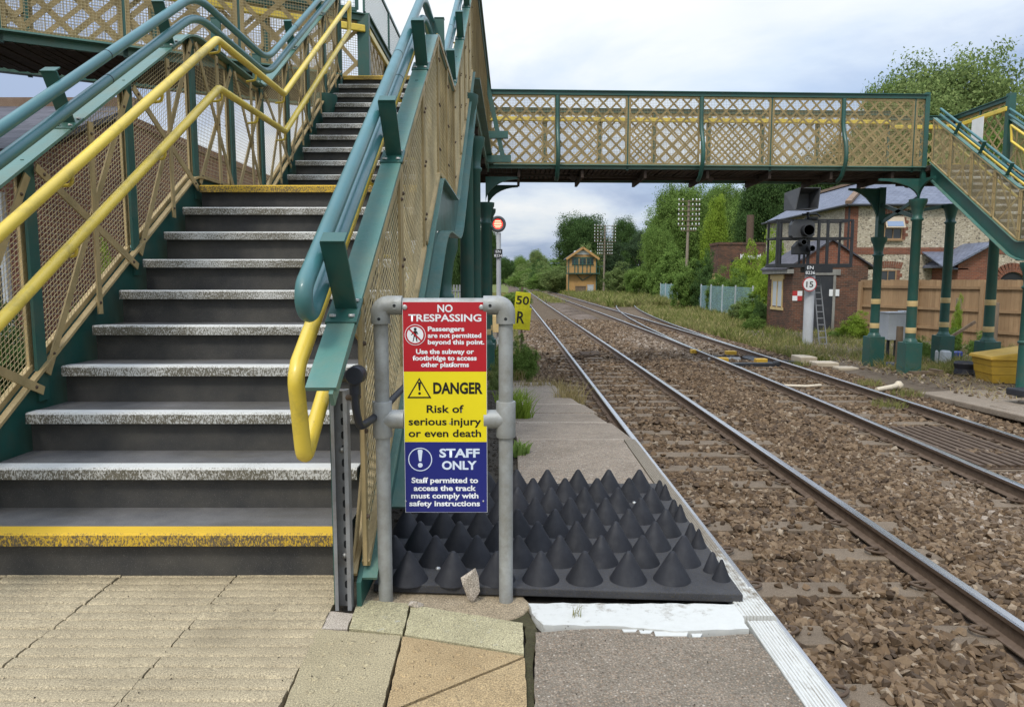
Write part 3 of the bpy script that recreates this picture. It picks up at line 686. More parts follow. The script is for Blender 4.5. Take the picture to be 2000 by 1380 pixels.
# aggregate panel and white coping
m = MB(); P = [gp(1046, 1233), gp(1150, 1226), gp(1250, 1228), gp(1350, 1243), gp(1420, 1238), gp(1470, 1236)]
P += [(.775, 1.9), (.772, 1.2), gp(1040, 1700)]
slabpoly(m, P, -.002, .03, 0, .003, 12); struct(m.build('aggregate_paving', M['aggregate']))
def ribcoping(m, x0, x1, y0, y1, n, z=0, w0=.0):
    pr = []; p = (x1 - w0 - x0) / n
    pr = [(x0, -.03)]
    for i in range(n):
        a = x0 + p * i; pr += [(a, z - .003), (a + p * .18, z), (a + p * .78, z), (a + p * .96, z - .003)]
    pr += [(x1 - w0, z), (x1 - .012, z - .001), (x1 - .003, z - .006), (x1, z - .016), (x1, z - .09), (x1 - .04, z - .1)]
    ys = [y0 + (y1 - y0) * k / 24 for k in range(25)]; rnd = random.Random(n); vs = []
    for y in ys:
        for x, zz in pr: vs.append((x + rnd.uniform(-.0008, .0008), y, zz))
    L = len(pr); m.add(vs, [(k * L + j, k * L + j + 1, (k + 1) * L + j + 1, (k + 1) * L + j) for k in range(24) for j in range(L - 1)], False)
    m.add(vs[:L], [tuple(range(L))]); m.add(vs[-L:], [tuple(range(L))[::-1]])
XE = .882
m = MB(); ribcoping(m, .778, XE, -1, 2.252, 9, 0, .012); ribcoping(m, .770, XE + .004, 2.275, 2.50, 9, .006, .012); ribcoping(m, .795, XE - .002, 2.503, 4.97, 7, -.004, .01)
slabpoly(m, [gp(1031, 1179), gp(1460, 1181), (.77, 2.48), (.77, 2.29), gp(1462, 1229), gp(1400, 1231), gp(1330, 1234), gp(1200, 1224), gp(1062, 1222), gp(1046, 1208)], .004, .03, 0, .004, 15)
for (a, b, c, d) in ((1215, 1228, 1245, 1233), (1248, 1230, 1275, 1236), (1278, 1232, 1345, 1241), (1350, 1236, 1372, 1243)):
    slabpoly(m, [gp(a, b), gp(c, b), gp(c - 4, d), gp(a + 3, d)], .000, .03, 0, .003, a)
struct(m.build('platform_coping', M['coping'], bevel=0))
m = MB(); m.span((.30, 2.0, -1.25), (PLX - .04, 4.9, -.1)); struct(m.build('platform_wall', M['brick_dark']))

# loose pale stones on the cement
for i, (px, py, s, lab) in enumerate(((918, 1158, .075, 'upright pale broken stone leaning against the spiked mat'), (813, 1170, .055, 'flat pale broken stone lying left beside the sign post'))):
    hv, hf = stone_hull(90 + i); x, y, _ = at(px, py + 14, Z=0); m = MB()
    sc = Vector((.9, .7, 1.9)) if i == 0 else Vector((1.15, .8, .75)); rot = Euler((R(75), R(20), .3)).to_matrix() if i == 0 else Euler((.1, .0, .2)).to_matrix()
    vv = [rot @ Vector(v) for v in hv]; vv = [Vector((v.x * sc.x * s, v.y * sc.y * s, v.z * sc.z * s)) for v in vv]; lo = min(v.z for v in vv)
    m.add([(v.x + x, v.y + y, v.z - lo - .004) for v in vv], [tuple(f) for f in hf]); tag(m.build('loose_stone', M['stone'], bevel=.002), lab, 'stone')

# anti-trespass mat of rubber cones
t = thing('spiked_rubber_mat', 'black rubber anti trespass mat of tall cones beside the platform edge', 'rubber mat', (.17, 3.1, 0))
mx0, mx1, my0, my1 = -.50, .805, 2.405, 3.74
m = MB(); m.prism([(mx0, 2.468, .032), (mx1, 2.378, .032), (mx1, my1, .032), (mx0, my1, .032)], (0, 0, -.031)); m.build('base', M['rubber_base'], t, bevel=.004)
cone = None
for r in range(8):
    y = 2.505 + .1605 * r; x = -.455 + (0 if r % 2 else .08)
    while x < mx1 + .02:
        full = x < mx1 - .065
        rr = .071 if full else .036
        xx = x if full else mx1 - .040
        m = MB(); h = .106 if full else .075
        m.lathe((xx, y, .0325), [(rr - .001, -.004), (rr - .004, .003), (rr * .17, h * .93), (rr * .10, h * .985), (.002, h)], 24); m.build('cone', M['rubber'], t)
        if not full:
            m = MB(); m.lathe((xx - .012, y + .075, .0325), [(.036, -.004), (.032, .003), (.009, .068), (.002, .074)], 16); m.build('cone', M['rubber'], t)
            break
        x += .16
for x, y in ((.11, 2.575), (.58, 2.57), (-.28, 2.6), (.6, 3.4)):
    m = MB(); m.lathe((x, y, .0325), [(.010, -.002), (.010, .004), (.004, .007)], 10); m.build('bolt', M['steel_bolt'], t)
# ================================================================== NO TRESPASSING sign on its tube frame
SY = 2.385
t = thing('warning_sign', 'tall red yellow and blue no trespassing sign on a galvanised tube frame', 'warning sign', (-.24, 2.41, 0))
TR = .0247
PXL, PXR = at(748, 900, Y=2.41)[0] + .001, at(988, 900, Y=2.41)[0]
ztop = at(748, 596, Y=2.41)[2]; ztee = at(748, 818, Y=2.41)[2]
for x, s in ((PXL, 1), (PXR, -1)):
    m = MB(); m.tube([(x, 2.41, -.02), (x, 2.41, ztop - .05)], TR, 20); p = m.build('post', M['galv'], t)
    m = MB(); arc = fillet([(x, 2.41, ztop - .062), (x, 2.41, ztop), (x + s * .075, 2.41, ztop)], .06, 8); m.tube(arc, [.0325] * len(arc), 20)
    for q in ((x + s * .052, ztop), (x, ztop - .045)):
        m.lathe((q[0], 2.379, q[1]), [(.0125, .0), (.0125, .012)], 14, 0, True, 'Y')
    m.build('elbow_fitting', M['galv'], p)
    m = MB()
    for q in ((x + s * .052, ztop), (x, ztop - .045)): m.lathe((q[0], 2.3775, q[1]), [(.0055, .0), (.0055, .004)], 10, 0, True, 'Y')
    m.build('grub_screw', M['dark'], p)
    m = MB(); m.lathe((x, 2.41, ztee), [(.0325, -.062), (.0335, -.06), (.0335, .06), (.0325, .062)], 20); m.tube([(x, 2.41, ztee), (x + s * .032, 2.41, ztee), (x + s * .075, 2.41, ztee)], [.0325, .0325, .0325], 18); m.build('tee_fitting', M['galv'], p)
for z in (ztop, ztee):
    m = MB(); m.tube([(PXL + .07, 2.412, z), (PXR - .07, 2.412, z)], .0245, 16); m.build('crossbar', M['galv'], t)
def SP(px, py): q = at(px, py, Y=SY); return q[0], q[2]
xl, zt = SP(785.5, 588); xr, zb = SP(952, 1000)
z1, z2 = SP(0, 725.5)[1], SP(0, 862.6)[1]
m = MB(); m.span((xl, SY + .0005, zb), (xr, SY + .0035, zt)); pan = m.build('sign_panel', M['white'], t)
for a, b, k in ((zt - .003, z1, 'sign_red'), (z1, z2, 'sign_yellow'), (z2, zb + .0015, 'sign_blue')):
    m = MB(); m.span((xl + .0015, SY - .0004, b), (xr - .0015, SY + .0004, a)); m.build(k.replace('sign_', '') + '_field', M[k], pan)
KX = SP(1001, 700)[0] - SP(1000, 700)[0]; KZ = SP(0, 700)[1] - SP(0, 701)[1]
def sign_line(s, cx, base, w, cap, ink, bold):
    x, z = SP(cx, base); letters('lettering', s, M[ink], pan, (0, SY, 0), (1, 0, 0), (0, 0, 1), x, z, w * KX, cap * KZ, bold, .0012)
for a in (('NO', 869.3, 609, 29.5, 14.6, 'ink_white', .022), ('TRESPASSING', 868.9, 627.2, 141.8, 14, 'ink_white', .022), ('Passengers', 871.3, 646.3, 71, 9.1, 'ink_white', .032),
          ('are not permitted', 887.8, 659, 104, 9.1, 'ink_white', .032), ('beyond this point.', 890.8, 671.9, 110, 9.1, 'ink_white', .032), ('Use the subway or', 869.2, 690.5, 113, 9.4, 'ink_white', .032),
          ('footbridge to access', 868.6, 703.2, 125, 9.4, 'ink_white', .032), ('other platforms', 869.2, 716, 93.7, 9.4, 'ink_white', .032), ('DANGER', 894.5, 767.8, 96.8, 22, 'ink_black', .035),
          ('Risk of', 869.5, 805.2, 72.7, 15.5, 'ink_black', .020), ('serious injury', 868.9, 829.5, 143, 15.2, 'ink_black', .020), ('or even death', 868.9, 852.4, 143, 15.2, 'ink_black', .020),
          ('STAFF', 897.5, 892, 79.7, 17.3, 'ink_pale', .034), ('ONLY', 897.2, 915.7, 69, 17, 'ink_pale', .034), ('Staff permitted to', 868.9, 942.1, 132.4, 11, 'ink_white', .030),
          ('access the track', 869, 957.4, 124, 11, 'ink_white', .030), ('must comply with', 868.9, 972, 134, 11, 'ink_white', .030), ('safety instructions', 868.6, 987.2, 141, 11, 'ink_white', .030)): sign_line(*a)
def flat(polys, name, ink, parent, lift=.0014, Y=None):
    m = MB(); Y = SY if Y is None else Y
    for P in polys: m.prism([(x, Y - lift, z) for x, z in P], (0, .0006, 0))
    return m.build(name, M[ink], parent)
def circ(cx, cz, r, n=40): return [(cx + r * math.cos(2 * math.pi * i / n), cz + r * math.sin(2 * math.pi * i / n)) for i in range(n)]
def ring(m, cx, cz, r0, r1, Y, n=44):
    vs = [(cx + r * math.cos(2 * math.pi * i / n), Y, cz + r * math.sin(2 * math.pi * i / n)) for i in range(n) for r in (r0, r1)]
    m.add(vs, [(2 * i, 2 * i + 1, (2 * i + 3) % (2 * n), (2 * i + 2) % (2 * n)) for i in range(n)])
x, z = SP(811, 653.6); k = KX
flat([circ(x, z, 20.4 * k)], 'symbol_disc', 'ink_white', pan)
m = MB(); ring(m, x, z, 16.0 * k, 19.2 * k, SY - .0018); m.build('symbol_ring', M['sign_red'], pan)
body = [(-1.5, 8), (1.5, 8), (4, 6.5), (6.2, 1), (5, .5), (3, 4), (3, -2), (4.2, -12), (5.6, -13), (2.2, -13.2), (.6, -4), (-1.2, -4), (-3.5, -13), (-6.5, -13), (-4.8, -12), (-3, -2), (-3, 3), (-7, -1), (-8, 0), (-4, 6)]
flat([[(x + a * k, z + b * k) for a, b in body], circ(x + .3 * k, z + 11 * k, 2.9 * k, 20)], 'walking_figure', 'ink_black', pan, .0017)
flat([[(x - 13.2 * k, z + 11 * k), (x - 11 * k, z + 13.2 * k), (x + 13.2 * k, z - 11 * k), (x + 11 * k, z - 13.2 * k)]], 'symbol_bar', 'sign_red', pan, .0021)
def tri(s): return [SP(819 + a * s, 763 + b * s) for a, b in ((0, -26), (23.5, 14), (-23.5, 14))]
flat([tri(1)], 'warning_triangle', 'ink_black', pan); flat([tri(.80)], 'triangle_field', 'sign_yellow', pan, .0018)
def bang(cx, cz, h, w):
    return [[(cx - w, cz + h), (cx - w * .6, cz + h * 1.12), (cx + w * .6, cz + h * 1.12), (cx + w, cz + h), (cx + w * .45, cz - h * .35), (cx - w * .45, cz - h * .35)], circ(cx, cz - h * .85, w * .95, 20)]
x2, z2_ = SP(819.5, 757); flat(bang(x2, z2_ - .002, 11.5 * k, 2.9 * k), 'exclamation_mark', 'ink_black', pan, .0022)
x, z = SP(820.8, 896.5); m = MB(); ring(m, x, z, 21.9 * k, 23.7 * k, SY - .0014); m.build('symbol_ring', M['ink_pale'], pan)
flat(bang(x, z + 2 * k, 16 * k, 4.9 * k), 'exclamation_mark', 'ink_pale', pan)
for px, py in ((790.4, 599.8), (940.4, 599.8)):
    m = MB(); a, b = SP(px, py); m.lathe((a, SY - .004, b), [(.0088, .004), (.0088, .0015), (.006, 0), (.001, 0)], 16, 0, True, 'Y'); m.build('fixing_screw', M['steel_bolt'], pan)
for px, py in ((792.5, 978), (944, 978), (879, 826)):
    m = MB(); a, b = SP(px, py); m.lathe((a, SY - .002, b), [(.0032, .002), (.003, 0), (.001, 0)], 10, 0, True, 'Y'); m.build('fixing_screw', M['steel_bolt'], pan)

# ================================================================== FOOTBRIDGE
RI, GO, D1, LZ = .177, .271, 2.578, 1.77
SL = RI / GO; YA, YB, YT, ZT = 5.017, 6.442, 9.423, 3.717
def nose(y): return RI + SL * (y - D1) if y <= YA else (LZ if y <= YB else LZ + SL * (y - YB))
fb = thing('footbridge', 'green and stone coloured iron station footbridge with stairs and yellow handrails crossing the tracks', 'footbridge', (-1.4, 9.4, 0))
XL, XR = -2.2, -.54
SIN, SOUT = -2.165, -.632        # clear width between the stringers
def path(offz, X, dx, dy, ya, yb, r=.0, n=6):
    P = [(X + dx, ya + dy, nose(ya) + offz)]
    for k in (YA, YB):
        if ya < k < yb: P.append((X + dx, k + dy, nose(k) + offz))
    P.append((X + dx, yb + dy, nose(yb) + offz))
    return fillet(P, r, n) if r else P
def steps(dx, dy, f1=True, f2=True):
    def one(y, z, yellow, depth):
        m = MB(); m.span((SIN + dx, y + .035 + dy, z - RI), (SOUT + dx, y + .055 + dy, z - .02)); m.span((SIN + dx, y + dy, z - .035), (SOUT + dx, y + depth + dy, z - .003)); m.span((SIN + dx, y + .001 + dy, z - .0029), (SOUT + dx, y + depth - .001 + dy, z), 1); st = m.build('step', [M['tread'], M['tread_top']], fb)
        m = MB()
        pr = [(y - .004, z - .047), (y - .004, z - .006), (y + .002, z + .002), (y + .075, z + .002), (y + .075, z - .02), (y + .02, z - .047)]
        m.prism([(SIN + dx + .003, a + dy, b) for a, b in pr], (SOUT - SIN - .006, 0, 0)); m.build('step_nosing', M['nosing_yellow' if yellow else 'nosing'], st)
    if f1:
        for k in range(1, 11): one(D1 + (k - 1) * GO, RI * k, k in (1, 10), GO + .05 if k < 10 else YB + GO - YA + .06)
    elif f2: one(YA, LZ, True, YB + GO - YA + .06)
    if f2:
        for k in range(1, 12): one(YB + GO + (k - 1) * GO, LZ + RI * k, k == 11, GO + .05 if k < 11 else .4)
POSTS = [2.37, 3.30, 4.20, 5.06, 5.75, 6.44, 7.20, 7.95, 8.70, 9.40]
def balustrade(X, inn, dx, dy, y0, y1, brk, tube_end=None, tube_top=9.3, yel0=None):
    out_ = -inn; WR = .0022 if inn < 0 or dx else .0013
    ps = [p for p in POSTS if y0 - .01 <= p <= y1 + .01]
    for p in ps:
        if p < 2.5 and inn < 0: continue
        m = MB(); m.box((X + dx, p + dy, nose(p) + .46), (.016, .07, 1.10)); m.build('baluster_post', M['green'], fb, bevel=.002)
    for a, b in zip(ps, ps[1:]):
        # woven mesh, its frame, and the riveted cross braces
        m = MB(); xm = X + out_ * .022 + dx; pt = .0245 if inn > 0 or dx else .034; a2, b2 = a + .02, b - .02
        k = int((b2 - a2) / pt)
        for i in range(k + 1):
            y = a2 + (b2 - a2) * i / k; m.wire((xm, y + dy, nose(y) + .09), (xm, y + dy, nose(y) + 1.0), WR)
        for i in range(38):
            z = .09 + i * pt
            if z > 1.0: break
            brks = [a2] + [q for q in (YA, YB) if a2 < q < b2] + [b2]
            for c, d in zip(brks, brks[1:]): m.wire((xm + out_ * .003, c + dy, nose(c) + z), (xm + out_ * .003, d + dy, nose(d) + z), WR)
        mp = m.build('mesh_panel', M['wire'], fb)
        m = MB()
        for y in (a2 + .004, b2 - .004): m.box((xm + out_ * .010, y + dy, nose(y) + .545), (.012, .034, .93))
        for z in (.085, .995): m.sweep([(xm + out_ * .010, a2 + dy, nose(a2) + z), (xm + out_ * .010, b2 + dy, nose(b2) + z)], .026, .026)
        nf = len(m.f)
        for y in (a2 + .004, b2 - .004):
            for z in (.25, .55, .85): m.lathe((xm + out_ * .016, y + dy, nose(y) + z), [(.009, 0), (.007, out_ * .008), (.001, out_ * .010)], 8, 1, True, 'X')
        m.build('mesh_frame', [M['beige'], M['rust']], mp)
        mid = (a + b) / 2
        xb = X + inn * .016 + dx
        for (p, zp, q, zq, o) in ((a + .02, .02, b - .03, .96, 0), (a + .02, .97, b - .03, -.02, .0085), (mid, .0, mid + .005, .98, .017)):
            m = MB(); m.beam((xb + inn * o, p + dy, nose(p) + zp), (xb + inn * o, q + dy, nose(q) + zq), .040, .008, (0, 1, 0) if p == mid else (0, 0, 1))
            for tt in (.06, .5, .94): m.lathe((xb + inn * (o + .004), p + (q - p) * tt + dy, nose(p) + zp + (nose(q) + zq - nose(p) - zp) * tt), [(.0085, 0), (.007, inn * .005), (.001, inn * .007)], 8, 1, True, 'X')
            m.build('brace', [M['beige'], M['rust']], fb)
    # capping bar
    m = MB(); P = path(1.02, X, dx, dy, 1.99 if y0 < 3 else y0, y1, .16); m.sweep(P, .088, .013)
    m.sweep([(p[0] - inn * .03, p[1], p[2] - .03) for p in P], .012, .045); m.build('capping_bar', M['green_dirty_skylit'], fb)
    # bottom chord and stringer
    m = MB(); m.sweep(path(.066, X + inn * .012, dx, dy, y0, y1, .1), .03, .014); m.build('bottom_chord', M['beige'], fb)
    m = MB(); N = 40; top, bot = [], []
    for i in range(N + 1):
        y = y0 - .02 + (y1 - y0 + .02) * i / N; top.append((y, nose(y) + .06))
        bz = nose(y) - .30 if (y < YA - .3 or y > YB) else LZ - .30 - max(0, (YA - y)) * SL
        bz = nose(y) - .30
        if dx == 0: bz = max(.002, bz)
        bot.append((y, bz))
    poly = [(X + out_ * .012 + dx, y + dy, z) for y, z in top] + [(X + out_ * .012 + dx, y + dy, z) for y, z in bot[::-1]]
    vs = [p for q in zip(top, bot) for p in ((X + out_ * .006 + dx, q[0][0] + dy, q[0][1]), (X + out_ * .006 + dx, q[1][0] + dy, q[1][1]), (X + out_ * .022 + dx, q[0][0] + dy, q[0][1]), (X + out_ * .022 + dx, q[1][0] + dy, q[1][1]))]
    fs = []
    for i in range(N):
        a, b = 4 * i, 4 * i + 4
        fs += [(a, a + 1, b + 1, b), (a + 2, b + 2, b + 3, a + 3), (a, b, b + 2, a + 2), (a + 1, a + 3, b + 3, b + 1)]
    m.add(vs, fs + [(0, 2, 3, 1), (4 * N, 4 * N + 1, 4 * N + 3, 4 * N + 2)])
    sw = m.build('stringer', M['green'], fb)
    yl = y0 if dx else max(y0, 2.98); fl = MB()
    lo = fillet([(X + dx + out_ * .055, y + dy, nose(y) - .30 + .006) for y in ([yl] + [q for q in (YA, YB) if y0 < q < y1] + [y1])], .35, 7)
    fl.sweep(lo, .09, .012); fl.sweep([(p[0] - out_ * .012, p[1], p[2] + .352) for p in fillet([(X + dx + out_ * .055, y + dy, nose(y) - .30) for y in ([y0] + [q for q in (YA, YB) if y0 < q < y1] + [y1])], .1, 5)], .06, .012)
    st = sw; fl.build('flange', M['green_dirty_skylit'], st)
    # green tube pair, and the brackets that carry it
    xt = X + inn * .062
    up = path(1.26, xt, dx, dy, tube_end or y0, tube_top, .22, 8); lo = path(1.135, xt, dx, dy, tube_end or y0, tube_top, .22, 8)
    if tube_end:
        c0 = (up[0] + lo[0]) / 2; dd = Vector((0, -1, -SL)).normalized(); nn = (up[0] - lo[0]) / 2; nn = nn - dd * nn.dot(dd); rr = nn.length
        c0 = Vector((up[0].x, tube_end + dy, nose(tube_end) + 1.1975)); e = nn.normalized()
        arc = [c0 + e * (rr * math.cos(a)) + dd * (rr * 1.15 * math.sin(a)) for a in [math.pi * i / 10 for i in range(11)]]
        up[0] = arc[0]; lo[0] = arc[-1]
        m = MB(); m.tube(up[::-1] + arc[1:-1] + lo, .0265, 14)
    else:
        m = MB(); m.tube(up, .0265, 14); m.tube(lo, .0265, 14)
    m.build('tube_rail', M['tube'], fb)
    for p in (3.9, 7.3):
        if (tube_end or y0) < p < y1:
            for of in (1.26, 1.135):
                m = MB()
                d = Vector((0, 1, SL)).normalized() * .006; c = Vector((xt + dx, p + dy, nose(p) + of)); m.tube([c - d * .6, c + d * .6], .0272, 14); m.build('tube_joint', M['dark'], fb)
    for yb in brk:
        if not (y0 - .3 < yb < y1): continue
        lev = YA < yb < YB
        sl = Vector((0, 1, 0)) if lev else Vector((0, 1, SL)).normalized(); nn = Vector((0, 0, 1)) if lev else Vector((0, -SL, 1)).normalized()
        b0 = Vector((X + dx, yb + dy, nose(yb) + 1.027)); m = MB()
        m.beam(b0 - sl * .07, b0 + sl * .06, .10, .012, (1, 0, 0))
        m.prism([b0 + Vector((q, 0, 0)) + nn * h for q, h in ((-.030, .004), (.040, .004), (.036, .25), (-.040, .25))] if inn < 0 else [b0 + Vector((q, 0, 0)) + nn * h for q, h in ((-.040, .004), (.030, .004), (.040, .25), (-.036, .25))], sl * .011)
        m.beam(b0 + nn * .254 - sl * .004, b0 + nn * .254 + sl * .05, .074, .007, (1, 0, 0))
        pass
        for q in (-.030, .030):
            for e in (-.045, .04):
                c = b0 + Vector((q, 0, .006)) + sl * e; m.lathe(c, [(.011, 0), (.011, .008), (.001, .009)], 6, 1, False)
        m.build('rail_bracket', [M['green'], M['steel_bolt']], fb, bevel=.0015)
    # yellow handrails with their hooks
    xy = X + inn * (.20 if inn > 0 else .11)
    y2 = yel0 or (y0 - .1); yt = min(y1 - .1, 9.15)
    U, L = path(.97, xy, dx, dy, y2, yt, .03, 3), path(.65, xy, dx, dy, y2 + .30, yt - .05, .03, 3)
    m = MB()
    if yel0: m.tube(U[::-1] + fillet([U[0], U[0] + Vector((0, -.03, -.045)), U[0] + Vector((0, .03, -.31)), L[0]], .05, 5)[1:-1] + L, .0255, 14)
    else: m.tube(U, .0255, 14); m.tube(L, .0255, 14)
    m.tube([U[-1], L[-1]], .0255, 12); m.build('yellow_handrail', M['yellow'], fb)
    for p in ps:
        if p > 2.6 and p > y2 + .1 and p < yt:
            for of in (.97, .65):
                z = nose(p) + of; m = MB(); m.tube(fillet([(xy + dx, p + dy, z - .01), (xy + dx, p + dy, z - .07), (xy - inn * .085 + dx, p + dy + .03, z - .07)], .03, 4), .0085, 8); m.build('handrail_hook', M['yellow'], fb)
steps(0, 0)
balustrade(XL, 1, 0, 0, 2.37, 9.40, [2.55, 3.63, 4.75, 5.5, 6.35, 7.4, 8.5], 2.03, 9.3, 2.06)
balustrade(XR, -1, 0, 0, 2.37, 9.40, [2.30, 3.30, 4.38, 5.5, 6.6, 7.7, 8.8], 2.12, 9.3, 2.15)
SDX, SDY = 11.66, 6.98
steps(SDX, SDY, False)
balustrade(XL, 1, SDX, SDY, 5.06, 9.40, [5.75, 6.9, 7.75, 8.6])
balustrade(XR, -1, SDX, SDY, 5.06, 9.40, [5.75, 6.9, 7.75, 8.6])
# newel: galvanised slotted channel with a black pipe beside it
t2 = thing('slotted_channel', 'grey galvanised slotted steel channel standing against the foot of the stairs', 'steel channel', (-.60, 2.44, 0))
nx0, nx1 = at(653, 960, Y=2.35)[0], at(685, 960, Y=2.35)[0]; nz = at(668, 760, Y=2.35)[2]
m = MB(); m.span((nx0, 2.36, 0), (nx1, 2.3635, nz)); m.span((nx0, 2.322, 0), (nx0 + .0045, 2.36, nz)); m.span((nx1 - .0045, 2.322, 0), (nx1, 2.36, nz)); m.span((nx0 + .0045, 2.322, 0), (nx0 + .012, 2.325, nz)); m.span((nx1 - .013, 2.322, 0), (nx1 - .0045, 2.325, nz))
m.span((nx0 + .001, 2.326, nz - .003), (nx1 - .001, 2.3595, nz - .0005)); m.build('channel', M['strut'], t2)
m = MB(); xc = (nx0 + nx1) / 2 + .004
for i in range(15):
    m = MB(); z = .03 + i * .0475; m.prism([(xc + a * .006, 2.3585, z + b * .013) for a, b in ((-1, -.6), (-.5, -1), (.5, -1), (1, -.6), (1, .6), (.5, 1), (-.5, 1), (-1, .6))], (0, .001, 0)); m.build('slot', M['dark'], t2)
for z in (.18, .55):
    m = MB(); m.lathe((xc - .004, 2.354, z), [(.010, .004), (.010, 0), (.001, -.002)], 12, 0, True, 'Y'); m.build('bolt', M['steel_bolt'], t2)
m = MB(); m.span((nx0 - .014, 2.366, 0), (nx0 + .012, 2.385, nz + .06)); m.build('newel_post', M['green'], fb)
t3_ = thing('drain_pipe', 'black pipe elbow and hose curving down beside the stair foot', 'pipe', (-.47, 2.2, .4))
e = at(698, 733, Y=2.22); b = at(664, 737, Y=2.30); m = MB(); m.tube([(b[0], 2.30, b[2]), (e[0] - .012, 2.235, e[2])], .019, 14); m.lathe((e[0] - .004, 2.22, e[2] + .002), [(.027, -.028), (.030, -.024), (.030, .024), (.024, .030), (.002, .031)], 16, 0, True, 'Y'); m.tube([(e[0] - .008, 2.22, e[2]), (e[0] - .008, 2.22, at(0, 770, Y=2.22)[2])], .018, 14); m.build('elbow', M['black_plastic'], t3_)
P = [at(694, 768, Y=2.22), at(695, 800, Y=2.22), at(703, 834, Y=2.24), at(716, 826, Y=2.28), at(742, 806, Y=2.48), at(770, 775, Y=2.75), at(790, 755, Y=2.95)]
m = MB(); m.tube(fillet(P, .08, 6), .0130, 12); m.build('hose', M['black_plastic'], t3_)
m = MB(); q0, q1 = at(680, 776, Y=2.30), at(700, 774, Y=2.225); m.tube([q0, q1], .010, 10); m.build('pipe_clip', M['rust'], t3_)

# decks ------------------------------------------------------------
PH = 1.50                                    # lattice height
def lattice(m, p0, p1, z0, z1, pitch, w, t, lift, ud):
    """diagonal bars both ways, clipped to the rectangle p0-p1 x z0-z1"""
    p0, p1 = Vector(p0), Vector(p1); L = (p1 - p0).length; d = (p1 - p0) / L; n = Vector((d.y, -d.x, 0)); H = z1 - z0
    for s in (1, -1):
        k = -int(H / pitch) - 1
        while k * pitch < L + H:
            c = k * pitch; ts = []
            x_a, x_b = max(0, c), min(L, c + H)
            if x_b - x_a > .02:
                za, zb = x_a - c, x_b - c
                if s < 0: za, zb = H - za, H - zb
                o = n * (lift + (t if s > 0 else 0))
                m.beam(p0 + d * x_a + o + Vector((0, 0, z0 + za)), p0 + d * x_b + o + Vector((0, 0, z0 + zb)), w, t, (0, 0, 1))
            k += 1
def parapet(p0, p1, z0, H, panels, outs, mesh=True, hand=None, stays=(), rail=True, lp=.302, eb=.16):
    """outs = +1/-1: which side of p0->p1 (right-hand normal) faces outwards"""
    p0, p1 = Vector((*p0, 0)), Vector((*p1, 0)); D = p1 - p0; L = D.length; d = D / L; n = Vector((d.y, -d.x, 0)) * outs; z1 = z0 + H
    for a, b in zip(panels, panels[1:]):
        q0, q1 = p0 + d * (a * L + .02), p0 + d * (b * L - .02)
        m = MB(); lattice(m, q0, q1, z0 + .06, z1 - .08, lp, .042 if lp < .4 else .055, .007, 0, None); lpo = m.build('lattice_panel', M['beige'], fb)
        m = MB()
        for z in (z0 + .035, z1 - .06): m.beam(q0 + n * .012 + Vector((0, 0, z)), q1 + n * .012 + Vector((0, 0, z)), .05, .012)
        for q in (q0 + d * .02, q1 - d * .02): m.beam(q + n * .020 + Vector((0, 0, z0 + .06)), q + n * .020 + Vector((0, 0, z1 - .085)), .05, .012, d)
        m.build('panel_frame', M['beige'], lpo)
        if mesh:
            m = MB(); l = (q1 - q0).length; k = int(l / .034)
            for i in range(k + 1): q = q0 + d * (l * i / k) + n * .032; m.wire((q.x, q.y, z0 + .03), (q.x, q.y, z1 - .05), .0030)
            for i in range(int((H - .08) / .034) + 1): z = Vector((0, 0, z0 + .03 + i * .034)); m.wire(q0 + n * .036 + z, q1 + n * .036 + z, .0030)
            m.build('mesh_panel', M['wire'], fb)
    for i, a in enumerate(panels):
        q = p0 + d * a * L; m = MB()
        if a in stays:
            m.tube(fillet([q + n * .05 + Vector((0, 0, z1 - .05)), q + n * .06 + Vector((0, 0, z0 + .85)), q + n * .26 + Vector((0, 0, z0 + .42)), q + n * .26 + Vector((0, 0, z0 + .05)), q + n * .05 + Vector((0, 0, z0 - .25)), q - n * .1 + Vector((0, 0, z0 - .3))], .25, 6), .048, 8); m.build('curved_stay', M['green'], fb)
        else:
            m.beam(q + Vector((0, 0, z0 - .1)), q + Vector((0, 0, z1)), .05, .05, d); m.build('parapet_post', M['green'], fb)
    if rail:
        m = MB(); m.beam(p0 + Vector((0, 0, z1 + .01)), p1 + Vector((0, 0, z1 + .01)), .08, .10, (0, 0, 1)); m.beam(p0 + Vector((0, 0, z1 + .06)), p1 + Vector((0, 0, z1 + .06)), .018, .17, (0, 0, 1)); m.build('parapet_rail', M['green'], fb)
    m = MB(); m.beam(p0 + Vector((0, 0, z0 + .005 - eb / 2)), p1 + Vector((0, 0, z0 + .005 - eb / 2)), eb, .05); m.beam(p0 + n * .05 + Vector((0, 0, z0 + .001)), p1 + n * .05 + Vector((0, 0, z0 + .001)), .02, .16); m.build('edge_beam', M['green_dirty_skylit'], fb)
    if hand:
        m = MB(); m.beam(p0 - n * .07 + Vector((0, 0, z0 + hand)), p1 - n * .07 + Vector((0, 0, z0 + hand)), .105, .05); m.build('yellow_handrail', M['yellow'], fb, bevel=.015)
